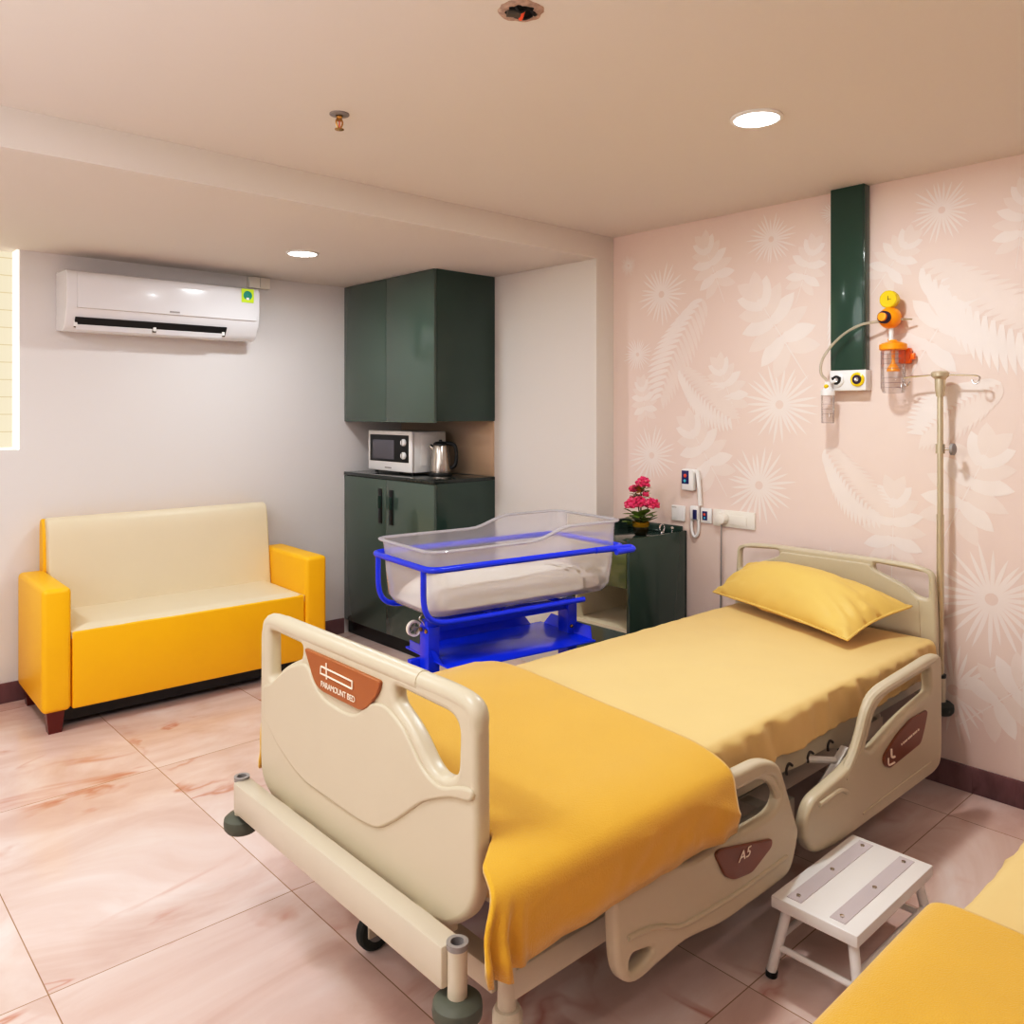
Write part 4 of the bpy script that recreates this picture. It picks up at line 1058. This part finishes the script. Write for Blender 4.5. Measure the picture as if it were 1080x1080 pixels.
for f in b.bm.faces:
    c = f.calc_center_median()
    if c.x > LU - .22 and c.y < .24 and noise.noise(c * 55) > .18: f.material_index = km
o = b.build('cot_mattress', angle=80)
o.location = cot.location; o.rotation_euler = cot.rotation_euler
tag(o, 'small white printed mattress lying inside the clear cot tub', 'mattress')

# ---------------------------------------------------------------- step stool
QX0, QX1, QY0, QY1, QZ = 1.835, 2.272, .852, 1.070, .206
t = thing('step_stool', 'white metal foot step stool on the floor between the two beds', 'step stool', (2.05, .98, 0))
MB().box(QX0, QX1, QY0, QY1, QZ - .030, QZ, M['stool'], .004).build('top', t)
for y in (QY0 + .058, QY1 - .050):
    s_ = MB().box(QX0 + .022, QX1 - .022, y - .019, y + .019, QZ, QZ + .0018, M['stool_strip']).build('tread_strip', t, label='lilac grey anti-slip strip')
    for x in (QX0 + .045, (QX0 + QX1) / 2, QX1 - .045):
        b = MB(); b.lathe([(.0062, 0), (.0055, .0022), (.001, .0026)], M['chrome'], (x, y, QZ + .0018), res=12); b.build('screw', s_)
feet = {}
for sx_ in (-1, 1):
    for sy_ in (-1, 1):
        xt = (QX0 + .035) if sx_ < 0 else (QX1 - .035); yt = (QY0 + .028) if sy_ < 0 else (QY1 - .028)
        xb, yb = xt + sx_ * .025, yt + sy_ * .032
        b = MB(); b.cyl((xt, yt, QZ - .028), (xb, yb, .012), .0125, M['stool'], res=14); l_ = b.build('leg', t)
        MB().cyl((xb - sx_ * .001, yb - sy_ * .001, .014), (xb, yb, 0), .0142, M['black'], res=14).build('rubber_foot', l_, label='black rubber foot')
        feet[(sx_, sy_)] = lambda z, xt=xt, yt=yt, xb=xb, yb=yb: (xb + (xt - xb) * (z - .012) / (QZ - .04), yb + (yt - yb) * (z - .012) / (QZ - .04), z)
for k1, k2, z in (((-1, -1), (-1, 1), .075), ((1, -1), (1, 1), .075), ((-1, 1), (1, 1), .10), ((-1, -1), (1, -1), .10)):
    MB().cyl(feet[k1](z), feet[k2](z), .008, M['stool'], res=12).build('stretcher', t)

# ---------------------------------------------------------------- second bed at the right edge
t = thing('couch_bed', 'low attendant couch bed with yellow bedding at the right edge', 'bed', (2.1, .15, 0))
MB().box(1.03, 3.22, -.24, .535, .26, .33, M['bed_metal'], .01).build('frame', t)
for x in (1.08, 3.16):
    for y in (-.2, .49): MB().cyl((x, y, 0), (x, y, .27), .025, M['bed_metal'], res=16).build('leg', t)
sheeted('mattress', 1.03, 3.22, -.25, .556, .332, .515, 'mattress in pale yellow sheet on the couch bed at the right edge', 'mattress', M['sheet'], r=.045, seed=11.0)
pr = [(.592, .36), (.600, .46), (.592, .518), (.55, .538), (.4, .541), (.0, .541), (-.22, .54), (-.285, .52), (-.295, .40)]
blanket('blanket', lambda w: 1.05, lambda w: 1.54 - .03 * w, [(p[0], p[1]) for p in pr], 'mustard yellow blanket on the couch bed at the bottom right corner', folds=False, seed=5.0)

# ---------------------------------------------------------------- lights
def area(x, y, z, power, size, col=(1, .95, .9), rot=(0, 0, 0), shape='DISK', spread=180):
    l = bpy.data.lights.new('ceiling_or_fill_lamp', 'AREA'); l.energy = power; l.shape = shape; l.size = size; l.color = col; l.spread = math.radians(spread)
    o = bpy.data.objects.new('ceiling_or_fill_lamp', l); COL.objects.link(o); o.location = (x, y, z); o.rotation_euler = rot
    return o
WARM = (.95, .98, 1.0); COOL = (.92, .97, 1.0)
area(2.265, 1.369, ZC - .012, 16, .14, COOL)
area(1.966, 3.71, ZL - .012, 10, .14, COOL)
area(2.2, -.5, ZC - .012, 4, .14, COOL)
area(.2, -.5, ZC - .012, 5, .14, WARM)
area(.1, 1.5, ZC - .012, 20, .7, WARM)
area(.1, 3.4, ZL - .012, 13, .14, WARM)
area(-.9, .9, 1.5, 36, .8, WARM, (math.radians(180), 0, 0), 'DISK')  # added uplight without a fitting, brightens the ceiling like a bounced flash
area(-1.3, 2.4, 1.5, 9, 1.2, WARM, (math.radians(90), 0, math.radians(-90)), 'DISK')  # added soft fill from the left, no real lamp there
w_ = bpy.data.worlds.new('room_world'); scn.world = w_; w_.use_nodes = True
w_.node_tree.nodes['Background'].inputs[0].default_value = (1, .96, .92, 1); w_.node_tree.nodes['Background'].inputs[1].default_value = .25

# ---------------------------------------------------------------- camera
cam = bpy.data.cameras.new('camera'); co = bpy.data.objects.new('camera', cam); COL.objects.link(co)
co.location = (0, 0, 1.4)
co.rotation_euler = (math.radians(90), 0, math.radians(47.75 - 90))
cam.sensor_width = 36; cam.lens = 865 / 1080 * 36; cam.shift_y = -(540 - 434) / 1080
cam.clip_start = .05
scn.camera = co
scn.view_settings.view_transform = 'Standard'
scn.view_settings.look = 'None'
scn.view_settings.exposure = 0.0
scn.view_settings.use_curve_mapping = True
cv = scn.view_settings.curve_mapping; c3 = cv.curves[3]
c3.points.new(.12, .082); c3.points.new(.45, .45); c3.points.new(.8, .83)
cv.update()
scn.cycles.use_denoising = True
scn.cycles.max_bounces = 8; scn.cycles.diffuse_bounces = 5; scn.cycles.transparent_max_bounces = 16
scn.cycles.sample_clamp_indirect = 6
